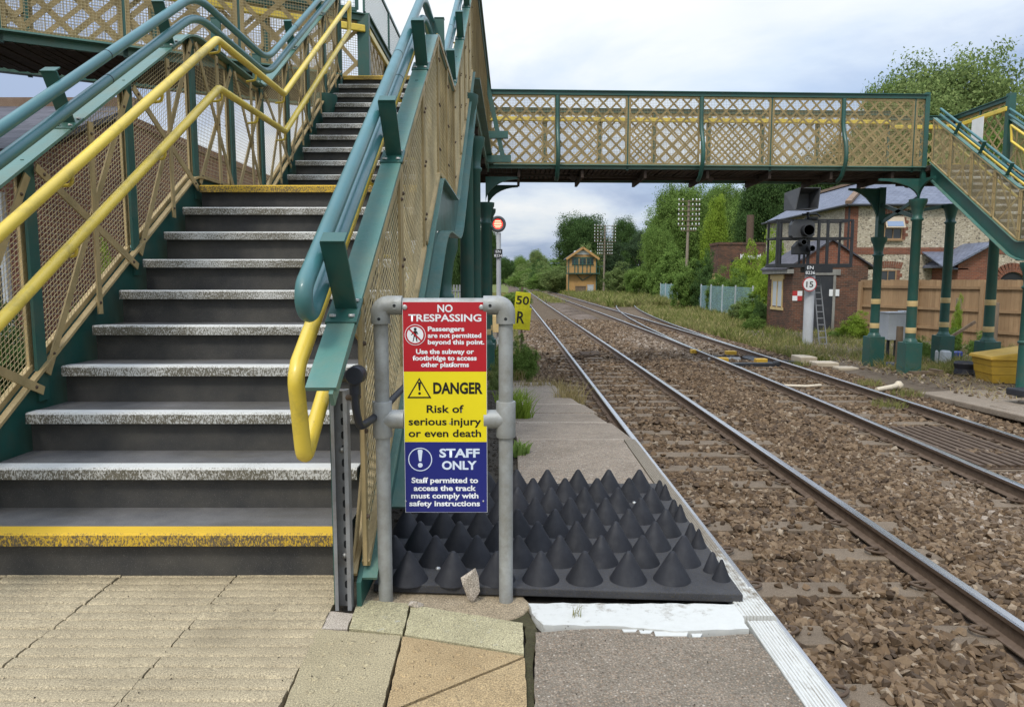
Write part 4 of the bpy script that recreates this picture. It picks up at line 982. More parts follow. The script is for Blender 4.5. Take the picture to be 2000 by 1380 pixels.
def deck(pts, z, seed, thick=.05, joists=True):
    m = MB(); m.prism([(x, y, z) for x, y in pts], (0, 0, -thick)); dk = m.build('deck', M['tread'], fb)
    m = MB(); a, b, c, e = [Vector((*p, 0)) for p in pts]
    rnd = random.Random(seed); L = (b - a).length; k = int(L / .11)
    for i in range(k):
        t = (i + .5) / k; q0, q1 = a.lerp(b, t), e.lerp(c, t); h = .05 + rnd.uniform(0, .02)
        m.beam(q0 + Vector((0, 0, z - thick - h / 2 - .002)), q1 + Vector((0, 0, z - thick - h / 2 - .002)), h, .085)
    for i in range(max(2, int(L / 1.4)) if joists else 0):
        t = (i + .5) / max(2, int(L / 1.4)); q0, q1 = a.lerp(b, t), e.lerp(c, t)
        m.beam(q0 + Vector((0, 0, z - thick - .16)), q1 + Vector((0, 0, z - thick - .16)), .16, .06)
        if i % 2: m.box(tuple(q0.lerp(q1, .2) + Vector((rnd.uniform(-.2, .2), 0, z - thick - .20))), (.16, .10, .10), rnd.uniform(-.3, .3), 0, (.2, .5, 0))
    if not joists: m.build('soffit', M['soffit'], dk); return
    m.beam(a.lerp(e, .18) + Vector((0, 0, z - thick - .13)), b.lerp(c, .82) + Vector((0, 0, z - thick - .13)), .05, .05)
    m.beam(a.lerp(e, .82) + Vector((0, 0, z - thick - .135)), b.lerp(c, .18) + Vector((0, 0, z - thick - .135)), .05, .05)
    m.build('soffit', M['soffit'], dk)
DZ = ZT - .01
# main span over the tracks
A0, B0 = Vector((-.56, 16.30)), Vector((9.46, 16.72)); WD = Vector((0, 1.65))
sp = [(at(px, 330, Y=16.5)[0] - A0.x) / (B0.x - A0.x) for px in (1087, 1224, 1366, 1505, 1646, 1790)]
pans = [0] + [round(s, 4) for s in sp] + [1]
parapet(A0, B0, 3.68, 1.56, pans, 1, True, None, (pans[1], pans[3], pans[5]), eb=.08)
parapet(A0 + WD, B0 + WD, 3.68, 1.56, [0, .136, .272, .408, .545, .68, .82, 1], -1, True, 1.36)
deck([A0, B0, B0 + WD, A0 + WD], DZ, 1)
# approach deck from the top of the near stairs to the span
parapet((XR, 9.42), (XR, 16.30), 3.68, 1.56, [0, .2, .4, .6, .8, 1], 1, True, None, ())
parapet((XL, 11.0), (XL, 17.95), 3.68, 1.3, [0, .25, .5, .75, 1], -1, True, 1.1)
deck([(XL, 9.46), (XL, 17.95), (XR, 17.95), (XR, 9.46)][::1], DZ - .003, 2)
# left arm of the bridge, swinging towards the viewer
td = Vector((-.887, -.462)); tn = Vector((-.462, .887)); N0 = Vector((XL, 9.42)); Fr = Vector((XL, 11.0))
parapet(N0, N0 + td * 7, 3.70, 1.56, [0, .172, .345, .51, .68, .84, 1], -1, True, None, lp=.46, eb=.09)
parapet(Fr, Fr + td * 7, 3.70, 1.25, [0, .2, .4, .6, .8, 1], 1, True, 1.10, lp=.46, eb=.09)
deck([N0, N0 + td * 7, N0 + tn * 1.18 + td * 6.6, Fr - tn * .22], DZ - .006, 3, .03, False)
m = MB(); m.beam((*(Fr - tn * .06), 3.645), (*(Fr - tn * .06 + td * 7), 3.645), .07, .10); m.build('edge_beam', M['green_dirty_skylit'], fb)
m = MB(); m.span((XL - .085, 10.93, 3.6), (XL + .085, 11.05, 5.02)); m.build('gate_post', M['green'], fb, bevel=.004)
# high mesh guards over the parapets at the stair head
def guard(p0, p1, z0, z1):
    p0, p1 = Vector((*p0, 0)), Vector((*p1, 0)); d = (p1 - p0).normalized(); m = MB(); L = (p1 - p0).length
    for z in (z0, z1): m.beam(p0 + Vector((0, 0, z)), p1 + Vector((0, 0, z)), .05, .03)
    for t in (0, .5, 1): m.beam(p0.lerp(p1, t) + Vector((0, 0, z0)), p0.lerp(p1, t) + Vector((0, 0, z1)), .05, .03, d)
    k = int(L / .045)
    for i in range(k + 1): q = p0.lerp(p1, i / k); m.wire((q.x, q.y, z0), (q.x, q.y, z1), .002)
    for i in range(int((z1 - z0) / .045)): m.wire(p0 + Vector((0, 0, z0 + i * .045)), p1 + Vector((0, 0, z0 + i * .045)), .002)
    m.build('mesh_guard', M['green'], fb)
guard((XL, 11.05), (XL, 15.4), 5.08, 5.85); guard(Fr + td * .1, Fr + td * 1.5, 5.08, 6.0)
# far stair-head deck and its outer parapet
deck([(9.46, 16.36), (9.46, 18.37), (11.12, 18.37), (11.12, 16.36)], DZ - .003, 5)
parapet((11.12, 16.36), (11.12, 18.37), 3.68, 1.45, [0, .5, 1], 1, False, 1.24); parapet((9.46, 18.37), (11.12, 18.37), 3.68, 1.45, [0, .5, 1], -1, False, 1.24)
m = MB(); m.span((11.05, 16.30, 3.3), (11.20, 16.42, 5.25)); m.build('gate_post', M['green'], fb); m = MB(); m.span((9.40, 16.66, 3.3), (9.50, 16.74, 5.35)); m.build('gate_post', M['green'], fb)
m = MB(); m.box((10.95, 17.2, 4.62), (.012, .42, .55)); m.build('notice_plate', M['white'], fb)
# columns
def column(x, y, zb, zt, r, base=True, bands=True, arch=None):
    m = MB(); pr = [(r * 1.04, zb + (.70 if base else 0)), (r, zb + .8), (r * .93, zt - .50), (r * 1.22, zt - .47), (r * 1.22, zt - .44), (r * .95, zt - .42), (r * .97, zt - .34), (r * 1.25, zt - .18), (r * 1.7, zt - .08), (r * 1.75, zt)]
    m.lathe((x, y, 0), pr, 20); c = m.build('column', M['green'], fb)
    if base:
        m = MB(); m.span((x - r * 1.7, y - r * 1.7, zb - .25), (x + r * 1.7, y + r * 1.7, zb + .70)); m.build('column_base', M['green'], c, bevel=.008)
        m = MB(); m.lathe((x, y, zb + .70), [(r * 1.4, 0), (r * 1.4, .03), (r * 1.2, .05), (r * 1.05, .10)], 20); m.build('column_collar', M['green'], c)
    if bands:
        for z in (zb + .98, zb + 1.60):
            m = MB(); m.lathe((x, y, z), [(r * 1.035, -.065), (r * 1.04, -.063), (r * 1.035, .063), (r * 1.03, .065)], 20); m.build('cream_band', M['cream'], c)
    if arch:
        for (ax, ay, w, h) in arch:
            m = MB(); d = Vector((ax, ay, 0)).normalized(); q = d.cross(Vector((0, 0, 1))) * .03
            P = [Vector((x, y, zt + h))] + [Vector((x, y, zt)) + d * (w * (1 - math.cos(t))) + Vector((0, 0, (h - .05) * math.sin(t))) for t in [math.pi / 2 * i / 8 for i in range(9)]] + [Vector((x, y, zt + h)) + d * w]
            m.prism([p - q for p in P], q * 2); m.build('spandrel', M['green'], c)
    return c
CT = 3.0
column(-.60, 16.42, -1.05, 2.86, .115, True, True, [(1, .04, .75, .58)])
column(-.60, 17.85, -1.05, 2.86, .115, True, True, [(1, .04, .75, .58)])
column(XL, 17.9, -1.05, 3.1, .115, True, True)
column(9.33, 16.62, -1.03, 2.96, .112, True, True, [(-1, -.04, .95, .46), (0, -1, .6, .44)])
m = MB(); m.span((9.28, 18.27, 2.2), (9.44, 18.43, 3.44)); m.build('column_head', M['green'], fb)
column(9.36, 18.35, -1.03, 2.20, .112, True, True, [(-1, -.04, .85, 1.22)])
column(11.12, 18.3, -1.0, 3.02, .112); column(11.1, 16.55, -1.0, 3.02, .112)
column(XR, 8.62, -.6, 3.27, .083, False, False); column(XR - .005, 10.75, -.6, 3.2, .083, False, False)
column(XL, 8.62, -.6, 3.27, .083, False, False); column(XL, 10.75, -.6, 3.35, .083, False, False)
column(XR, 5.62, -.2, 1.44, .068, False, False); column(XL, 5.62, -.2, 1.44, .068, False, False)
column(9.44, 13.05, -1.02, 1.44, .095, False, False); column(11.12, 13.05, -1.0, 1.44, .095, False, False)
m = MB(); m.lathe((9.44, 13.05, -.02), [(.10, -.03), (.115, -.02), (.115, .02), (.10, .03)], 18); m.build('column_ring', M['green'], fb)
for a, b in (((9.36, 18.3, 3.0), (9.36, 16.7, 2.55)), ((9.36, 16.7, 3.0), (9.36, 18.3, 2.55)), ((9.40, 18.35, 2.72), (11.1, 18.35, 3.0))):
    m = MB(); m.beam(a, b, .09, .03); m.build('bracing_bar', M['green'], fb)
# raking stay with two outrigger beams near the bridge corner
m = MB(); m.span((-.78, 14.9, 4.0), (-.08, 15.02, 4.14)); m.span((-.80, 14.9, 3.52), (-.02, 15.02, 3.66)); m.beam((-.54, 14.96, 5.25), (-.18, 14.955, 3.60), .09, .05, (1, 0, 0)); m.build('raking_stay', M['green_dirty_skylit'], fb)
# ================================================================== SIGNALS AND SIGNS
def A(px, py, Y): return at(px, py, Y=Y)
def dpx(px, Y): return px * Y * .99 / F
M['ladder_grey'] = paint('weathered_steel_ladder', (.22, .23, .24), (.12, .11, .10), .5, .6, .1)
# main signal post with its cage, hooded heads, number plate and ladder
Y = 24.2; px = 1577
t = thing('signal_post', 'tall grey railway signal with black caged platform, hooded heads and ladder before the brick hut', 'railway signal', (A(1574, 670, Y)[0], Y, -1.1))
bx = A(1574, 670, Y)[0] + .05; bz = -1.15; pz = A(0, 522, Y)[2]
m = MB(); m.tube([(bx, Y, bz), (bx, Y, pz)], dpx(9.5, Y), 18); m.lathe((bx, Y, bz), [(.26, 0), (.26, .04)], 16); m.build('post', M['pale_grey'], t)
x0, x1 = A(1513, 515, Y)[0], A(1662, 515, Y)[0]; zt_ = A(0, 430, Y)[2]; zm = A(0, 465, Y)[2]
m = MB(); m.span((x0, Y - .1, pz), (x1, Y + .9, pz + .12)); m.span((x0 + 1.0, Y - .16, pz - .18), (x0 + 1.9, Y + .3, pz - .002)); m.build('platform', M['black_paint'], t)
m = MB()
for x in (x0 + .03, A(1538, 0, Y)[0], A(1598, 0, Y)[0], A(1618, 0, Y)[0], A(1636, 0, Y)[0], x1 - .03):
    w = .05 if x < A(1540, 0, Y)[0] else .085
    m.span((x - w / 2, Y - .08, pz + .121), (x + w / 2, Y - .02, zt_ - .031))
for x in (x0 + .06, x0 + .5, A(1602, 0, Y)[0], A(1612, 0, Y)[0], x1 - .03): m.span((x - .03, Y + .82, pz + .121), (x + .03, Y + .88, zt_ - .031))
for z in (zm, zt_):
    m.span((x0, Y - .085, z - .03), (x1, Y - .012, z + .03)); m.span((x0, Y + .81, z - .03), (x1, Y + .89, z + .03))
    for x in (x0, x1): m.span((x - .03, Y - .012, z - .028), (x + .03, Y + .81, z + .028))
m.span((A(1596, 0, Y)[0], Y - .2, zt_ + .031), (A(1612, 0, Y)[0], Y + .3, zt_ + .10)); m.build('railing', M['black_paint'], t)
def hood(pl, pr, ptop, pbot, Yh, dep, name, lens=None):
    """open-fronted box turned a little to its left"""
    a, b = A(pl, 0, Yh)[0], A(pr, 0, Yh)[0]; zt0, zb0 = A(0, ptop, Yh)[2], A(0, pbot, Yh)[2]; w = b - a
    m = MB(); f = Yh - dep; th = .03
    bk = [(a + w * .16, Yh, zb0 + .04), (b - w * .08, Yh, zb0 + .04), (b - w * .08, Yh, zt0 - .12), (a + w * .16, Yh, zt0 - .12)]
    fr = [(a + w * .30, f, zb0), (b, f, zb0 + .06), (b + .06, f, zt0), (a + w * .42, f, zt0)]
    fi = [(a + w * .34, f, zb0 + th), (b - th, f, zb0 + .06 + th), (b + .06 - th, f, zt0 - th), (a + w * .45, f, zt0 - th)]
    bi = [(p[0] + (th if i in (0, 3) else -th), Yh - .05, p[2] + (th if i < 2 else -th)) for i, p in enumerate(bk)]
    m.add(bk + fr + fi + bi, [(0, 1, 2, 3)] + [(i, i + 4, (i + 1) % 4 + 4, (i + 1) % 4) for i in range(4)] + [(i + 4, i + 8, (i + 1) % 4 + 8, (i + 1) % 4 + 4) for i in range(4)] + [(i + 8, i + 12, (i + 1) % 4 + 12, (i + 1) % 4 + 8) for i in range(4)] + [(15, 14, 13, 12)])
    return m.build(name, M['dull_grey'], t)
hood(1536, 1602, 370, 414, Y + .1, .55, 'hood')
m = MB(); c = A(1578, 420, Y); m.tube([(c[0] - .2, Y, c[2] + .02), (c[0] + .3, Y, c[2] + .04), (c[0] + .42, Y, c[2] - .06)], .03, 8); m.tube([(c[0], Y, c[2] + .1), (c[0], Y, c[2] - .16)], .05, 10); m.build('bracket', M['black_paint'], t)
m = MB(); a, b = A(1543, 430, Y), A(1587, 465, Y)
P = [(a[0] + .10, a[2]), (b[0] - .12, a[2]), (b[0], a[2] - .14), (b[0], b[2] + .1), (b[0] - .1, b[2]), (a[0] + .06, b[2]), (a[0], b[2] + .08), (a[0], a[2] - .16)]
m.prism([(x, Y - .16, z) for x, z in P], (0, .28, 0)); hd = m.build('signal_head', M['dull_grey'], t, bevel=.012)
c = A(1570, 451, Y); m = MB(); m.lathe((c[0], Y - .44, c[2]), [(.185, .0), (.185, .27), (.165, .27), (.165, .0)], 24, 0, True, 'Y'); m.build('lens_hood', M['black_paint'], hd)
m = MB(); m.lathe((c[0], Y - .23, c[2]), [(.16, .0), (.16, -.005), (.02, -.03)], 20, 0, True, 'Y'); m.build('lens', M['rust'], hd)
m = MB(); a = A(1547, 497, Y); b = A(1578, 474, Y)
P = [A(1547, 497, Y), A(1580, 497, Y), A(1580, 486, Y), A(1567, 470, Y), A(1558, 470, Y), A(1547, 482, Y)]; m.prism([(p[0], Y - .14, p[2]) for p in P], (0, .25, 0)); sh = m.build('subsidiary_head', M['black_paint'], t, bevel=.02)
m = MB()
for q in ((1561, 474), (1577, 486)): m = MB(); c = A(*q, Y); m.lathe((c[0], Y - .40, c[2]), [(.10, .0), (.11, .26), (.085, .26), (.08, .0)], 16, 0, True, 'Y'); m.build('lens_hood', M['black_paint'], sh)
def plate(t, cx, cy, w, h, Yp, lines, base, ink, name='number_plate', cap=None, bold=.008):
    a, b = A(cx - w / 2, cy - h / 2, Yp), A(cx + w / 2, cy + h / 2, Yp); m = MB(); m.span((a[0], Yp, b[2]), (b[0], Yp + .02, a[2])); p = m.build(name, M[base], t)
    for s, dx_, dy, lw, lc in lines:
        q = A(cx + dx_, cy + dy, Yp); letters('lettering', s, M[ink], p, (0, Yp, 0), (1, 0, 0), (0, 0, 1), q[0], q[2], dpx(lw, Yp), dpx(lc, Yp), bold, .004)
    return p
plate(t, 1582.5, 527.5, 20, 21, Y - .26, [('EN', 0, -2, 12.5, 6.5), ('8236', 0, 8, 18.5, 6.5)], 'black_paint', 'ink_white')
c = A(1581.5, 555, Y - .27); r = dpx(14, Y)
m = MB(); m.lathe((c[0], Y - .27, c[2]), [(r, .02), (r, 0), (.001, 0)], 36, 0, False, 'Y'); sp_ = m.build('speed_sign', M['ring_red'], t)
m = MB(); m.lathe((c[0], Y - .273, c[2]), [(r * .86, .002), (r * .86, 0), (.001, 0)], 36, 0, False, 'Y'); m.build('sign_face', M['white'], sp_)
letters('lettering', '15', M['ink_black'], sp_, (0, Y - .274, 0), (1, 0, 0), (0, 0, 1), c[0], c[2] - dpx(5.5, Y), dpx(13.5, Y), dpx(11.5, Y), .012, .004)
m = MB(); la, lb = A(1601, 540, Y), A(1606, 662, Y)
for s in (-.13, .13): m.beam((la[0] + s * .8, Y + .25, la[2]), (lb[0] + s, Y - .1, -1.15), .05, .025, (0, 1, 0))
for i in range(11): tt = (i + .5) / 11; m.beam((la[0] * (1 - tt) + lb[0] * tt - .12, Y + .25 - .35 * tt, la[2] * (1 - tt) - 1.15 * tt), (la[0] * (1 - tt) + lb[0] * tt + .12, Y + .25 - .35 * tt, la[2] * (1 - tt) - 1.15 * tt), .03, .03)
m.build('ladder', M['ladder_grey'], t)
# left hand banner signal showing a red light
Y = 24; x = A(974, 500, Y)[0]
t = thing('banner_signal', 'round grey signal lit red on a slim white post left of the near track', 'railway signal', (x, Y, -1.15))
m = MB(); m.tube([(x, Y, -1.2), (x, Y, A(0, 455, Y)[2])], dpx(4.6, Y), 14); m.build('post', M['pale_grey'], t)
c = A(972.5, 438, Y); m = MB(); m.lathe((c[0], Y - .12, c[2]), [(dpx(15.5, Y), .18), (dpx(15.8, Y), .02), (dpx(15, Y), 0), (dpx(10, Y), -.005), (dpx(9.6, Y), .02), (.01, .025)], 36, 0, True, 'Y'); hd = m.build('signal_head', M['dull_grey'], t)
m = MB(); m.lathe((c[0], Y - .105, c[2]), [(dpx(9.6, Y), .0), (dpx(9.4, Y), -.01), (.01, -.012)], 28, 0, False, 'Y'); m.build('lamp', M['lit_red'], hd)
for i, w in enumerate((5.5, 6.5, 7.5, 7, 5)):
    m = MB(); z = c[2] + dpx(6 - 3.0 * i, Y); m.span((c[0] - dpx(w, Y), Y - .124, z - .010), (c[0] + dpx(w, Y), Y - .118, z + .010)); m.build('light_bar', M['lit_bar'], hd)
plate(t, 973, 495, 16.5, 17, Y - .12, [('EN', 0, -1.5, 9.5, 5), ('8234', 0, 6.5, 15, 5.2)], 'black_paint', 'ink_white')
m = MB(); c = A(966, 628, Y); m.span((c[0] - .28, Y - .2, c[2] - .35), (c[0] + .18, Y + .1, c[2] + .22)); m.build('equipment_box', M['cream'], t, bevel=.01)
# speed boards
Y = 20.5; t = thing('speed_board', 'two yellow boards reading 50 and R on a short post beside the near rail', 'speed board', (A(1020, 600, Y)[0], Y, -1.15))
pc = A(1018, 620, Y); m = MB(); m.beam((pc[0], Y + .04, -1.2), (pc[0] + .03, Y + .04, A(0, 560, Y)[2]), .06, .05, (1, 0, 0)); m.build('post', M['timber'], t)
def tilted(cx, cy, w, h, ang, txt, lw, lc, base, dx_=0):
    c = A(cx, cy, Y); ux = Vector((math.cos(ang), 0, math.sin(ang))); uz = Vector((-math.sin(ang), 0, math.cos(ang))); W_, H_ = dpx(w, Y) / 2, dpx(h, Y) / 2; c = Vector(c)
    m = MB(); m.prism([c + ux * a * W_ + uz * b * H_ for a, b in ((-1, -1), (1, -1), (1, 1), (-1, 1))], (0, .02, 0)); p = m.build('board', M['sign_lime'], t, bevel=.008)
    letters('lettering', txt, M['ink_black'], p, c + Vector((0, -.003, 0)), ux, uz, dpx(dx_, Y), dpx(base, Y), dpx(lw, Y), dpx(lc, Y), .014, .004); return p
tilted(1021, 585.5, 30, 30, -.10, '50', 25, 16.5, -8.5); tilted(1020, 622, 33, 44, -.09, 'R', 15, 24, -9, -3)

# ================================================================== BUILDINGS AND FENCES ON THE RIGHT
def quadw(m, P, mi=0): m.add(P, [(0, 1, 2, 3)], False, mi)
def window(parent, x0, x1, z0, z1, Y, frame='cream', bars=1, glass='glass', open_top=False, w=.06):
    m = MB(); d0, d1 = Y - .05, Y + .03
    m.span((x0, d0, z0), (x0 + w, d1, z1)); m.span((x1 - w, d0, z0), (x1, d1, z1)); m.span((x0 + w, d0 + .001, z1 - w), (x1 - w, d1, z1 - .001)); m.span((x0 - .06, d0 - .06, z0 - .07), (x1 + .06, d1, z0)); zmid = (z0 + z1) / 2
    m.span((x0 + w, d0 + .002, z0 + .001), (x1 - w, d1, z0 + w)); m.span((x0 + w, d0 + .002, zmid - .03), (x1 - w, d1, zmid + .03))
    for i in range(bars): xc = x0 + (x1 - x0) * (i + 1) / (bars + 1); m.span((xc - .02, d0 + .004, z0 + w), (xc + .02, d1, z1 - w))
    wn_ = m.build('window', M[frame], parent)
    m = MB(); m.span((x0 + w / 2, Y - .012, z0 + w / 2), (x1 - w / 2, Y - .006, z1 - w / 2)); m.build('pane', M[glass], wn_)
    if open_top:
        m = MB(); m.prism([(x0 - .02, Y - .07, z1), (x1 + .02, Y - .07, z1), (x1 + .02, Y - .30, zmid + .02), (x0 - .02, Y - .30, zmid + .02)], (0, -.03, .0)); s = m.build('sash', M['tan'], wn_)
        m = MB(); m.prism([(x0 + .06, Y - .11, z1 - .08), (x1 - .06, Y - .11, z1 - .08), (x1 - .06, Y - .31, zmid + .09), (x0 + .06, Y - .31, zmid + .09)], (0, -.012, .0)); m.build('pane', M['sky_reflection_glass'], wn_)
    return wn_
q = NT('sky_reflection_glass'); M['sky_reflection_glass'] = q.done((.20, .27, .40), .12, 0, None, .8)  # open sash: sky reflection painted into the glass colour
# flint house
Y = 37.0; hx = A(1657, 480, Y)[0]; ez = 4.95; rz_ = 6.85
t = thing('flint_house', 'flint cottage with red brick trim and blue slate roof behind the wooden fence', 'house', (hx, Y, -1.2))
m = MB(); m.span((hx, Y, -1.2), (30.0, Y + 9.8, ez)); m.span((hx, Y + 9.81, -1.2), (24, Y + 12, ez)); m.build('wall', M['flint'], t)
m = MB()
m.span((hx - .03, Y - .03, -1.2), (hx + .42, Y + .5, ez - .01))
zs = A(0, 490, Y)[2]; m.span((hx + .421, Y - .022, zs - .17), (29.9, Y - .003, zs + .17))
wx0, wx1, wz0, wz1 = A(1749, 0, Y)[0], A(1786, 0, Y)[0], A(0, 468, Y)[2], A(0, 424, Y)[2]
vx0, vx1, vz0, vz1 = A(1744, 0, Y)[0], A(1779, 0, Y)[0], A(0, 575, Y)[2], A(0, 527, Y)[2]
for (a, b, c, d) in ((wx0, wx1, wz0, wz1), (vx0, vx1, vz0, vz1)):
    for i in range(7):
        e = .32 if i % 2 else .2; h = (d - c) / 7; m.span((a - e, Y - .025, c + i * h), (a - .001, Y - .004, c + (i + 1) * h - .001)); m.span((b + .001, Y - .025, c + i * h), (b + e, Y - .004, c + (i + 1) * h - .001))
    for i in range(13): x = a - .25 + (b - a + .5) * i / 12; m.box((x, Y - .016, d + .22 + .06 * math.sin(math.pi * i / 12)), (.085, .03, .34), 0, 0, (0, (i - 6) * .05, 0))
m.build('brick_trim', M['brick'], t)
window(t, wx0, wx1, wz0, wz1, Y - .03, 'fence_wood', 1, 'glass', True); window(t, vx0, vx1, vz0, vz1, Y - .03, 'fence_wood', 1)
m = MB(); o = .25
quadw(m, [(hx - o, Y - o, ez - .03), (30.2, Y - o, ez - .03), (30.2, Y + 4.9, rz_), (hx + 3.3, Y + 4.9, rz_)]); quadw(m, [(hx - o, Y + 12.2, ez - .03), (hx - o, Y - o, ez - .03), (hx + 3.3, Y + 4.9, rz_), (hx + 3.3, Y + 12.2, rz_)])
quadw(m, [(24, Y + 12.2, ez), (24, Y + 9.8, ez), (hx + 3.3, Y + 9.8, rz_), (hx + 3.3, Y + 12.2, rz_)][::-1]); quadw(m, [(30.2, Y + 10, ez), (hx + 3.3, Y + 10, ez), (hx + 3.3, Y + 4.9, rz_), (30.2, Y + 4.9, rz_)][::-1])
rf = m.build('roof', M['slate_blue'], t); sd = rf.modifiers.new('thickness', 'SOLIDIFY'); sd.thickness = .09
m = MB(); m.beam((hx - .2, Y - .2, ez + .10), (hx + 3.3, Y + 4.9, rz_ + .10), .16, .30, (0, 0, 1)); m.beam((hx + 3.3, Y + 4.9, rz_ + .08), (hx + 3.3, Y + 12.2, rz_ + .08), .16, .3); m.beam((hx + 3.3, Y + 4.9, rz_ + .08), (30, Y + 4.9, rz_ + .08), .16, .3); m.build('ridge_tiles', M['ridge'], rf)
m = MB(); m.tube([(hx - .3, Y - .32, ez - .06), (30, Y - .32, ez - .06)], .07, 8); m.tube([(hx - .33, Y - .3, ez - .06), (hx - .33, Y + 12, ez - .06)], .07, 8); m.tube([(hx - .06, Y - .06, ez - .1), (hx - .06, Y - .06, -1.1)], .05, 8); m.build('gutter', M['black_paint'], t)
# lean-to and arch at the right of the house
lx0, lx1 = A(1868, 500, 35)[0], A(1925, 500, 35)[0]
m = MB(); m.span((lx0, 34.8, -1.2), (lx1, 36.96, 1.85)); m.prism([(lx0, 34.8, 1.851), (lx1, 34.8, 1.851), (lx1, 34.8, 2.72)], (0, 2.16, 0)); m.build('porch_wall', M['brick'], t)
m = MB(); m.prism([(lx0 - .5, 34.5, 1.72), (lx1 + .1, 34.5, 2.86), (lx1 + .1, 36.95, 2.86), (lx0 - .5, 36.95, 1.72)], (0, 0, .1)); m.prism([(lx0 - .6, 34.8, 1.62), (lx0 + .5, 34.8, 1.62), (lx0 + .5, 36.9, 2.5), (lx0 - .6, 36.9, 2.5)], (0, 0, .06)); m.build('porch_roof', M['slate_blue'], t)
m = MB(); c = A(1978, 545, 36.9)
for i in range(19): a = math.pi * i / 18; m.box((c[0] + .95 * math.cos(a), 36.95, c[2] - .35 + .95 * math.sin(a)), (.46, .10, .13), 0, 0, (0, -a, 0))
m.build('brick_arch', M['brick'], t); m = MB(); m.prism([(c[0] + .70 * math.cos(math.pi * i / 12), 36.985, c[2] - .35 + .70 * math.sin(math.pi * i / 12)) for i in range(13)], (0, .01, 0)); m.build('arch_opening', M['dark'], t)
# relay hut
M['timber_grey'] = paint('silvered_timber', (.24, .235, .21), (.12, .11, .09), .7, .8, .3, 30, 6, .4, .7, streak=.2)
Y = 30.0; x0, x1 = A(1546, 600, Y)[0], A(1692, 600, Y)[0]; ez = A(0, 518, Y)[2]; xa = (x0 + x1) / 2; az = A(0, 470, Y)[2]
t = thing('brick_hut', 'small sooty brick hut with slate gable roof and black door behind the signal', 'hut', (xa, Y, -1.2))
m = MB(); m.span((x0, Y, -1.2), (x1, Y + 2.9, ez)); m.build('wall', M['brick_dark'], t)
m = MB(); m.prism([(x0, Y + .001, ez + .001), (x1, Y + .001, ez + .001), (xa, Y + .001, az)], (0, .25, 0)); m.build('gable', M['brick'], t)
m = MB()
for s, xe in ((-1, x0 - .32), (1, x1 + .3)):
    zl = ez - .32 * (az - ez) / (xa - x0) if s < 0 else ez - .3 * (az - ez) / (xa - x0)
    m.prism([(xa, Y - .12, az + .02), (xe, Y - .12, zl + .02), (xe, Y + 3.0, zl + .02), (xa, Y + 3.0, az + .02)], (0, 0, .07))
rf = m.build('roof', M['slate'], t)
m = MB(); m.span((x0 - .28, Y - .1, ez - .34), (x0 - .003, Y + 2.9, ez - .16)); m.span((A(1605, 0, Y)[0], Y - .06, A(0, 537, Y)[2]), (A(1666, 0, Y)[0], Y - .004, A(0, 526, Y)[2])); m.build('timber_beam', M['timber_grey'], t)
dx0, dx1 = A(1613, 0, Y)[0], A(1652, 0, Y)[0]; dz = A(0, 538, Y)[2]
m = MB(); m.span((dx0, Y - .03, -1.15), (dx1, Y - .004, dz)); dr = m.build('door', M['black_paint'], t)
a, b = A(1619, 565, Y), A(1638, 578, Y); m = MB(); m.span((a[0], Y - .045, b[2]), (b[0], Y - .031, a[2])); m.build('notice', M['white'], dr)
m = MB(); m.span((dx1 + .001, Y - .05, -1.15), (dx1 + .11, Y - .003, dz)); m.span((dx0 - .11, Y - .05, -1.15), (dx0 - .001, Y - .003, dz)); m.build('door_frame', M['timber_grey'], t)
wy0, wy1, wz0, wz1 = Y + 1.0, Y + 2.3, A(0, 600, Y)[2] - .05, A(0, 545, Y)[2]
m = MB(); fx = x0 - .04
for (a, b, c, d) in ((wy0, wy0 + .09, wz0, wz1), (wy1 - .09, wy1, wz0, wz1), (wy0 + .091, wy1 - .091, wz1 - .09, wz1), (wy0 - .1, wy1 + .1, wz0 - .12, wz0 - .001), ((wy0 + wy1) / 2 - .04, (wy0 + wy1) / 2 + .04, wz0 + .001, wz1 - .091)): m.span((fx, a, c), (x0 - .002, b, d))
m.span((fx - .02, wy0 - .15, wz1 + .001), (x0 - .002, wy1 + .15, wz1 + .2)); w_ = m.build('window', M['cream'], t); m = MB(); m.span((x0 - .012, wy0 + .05, wz0 + .05), (x0 - .004, wy1 - .05, wz1 - .05)); m.build('pane', M['poly_white'], w_)
m = MB(); a, b = A(1548, 568, Y), A(1566, 587, Y); w2, h2 = (b[0] - a[0]) / 2, (a[2] - b[2]) / 2
for i in range(2):
    for j in range(2): m.span((a[0] + i * w2, Y - .02, b[2] + j * h2), (a[0] + (i + 1) * w2, Y - .004, b[2] + (j + 1) * h2), (i + j) % 2)
a, b = A(1585, 568, Y), A(1594, 587, Y); m.span((a[0], Y - .02, b[2]), (b[0], Y - .004, a[2]), 0); m.build('wall_notice', [M['white'], M['ring_red']], t)
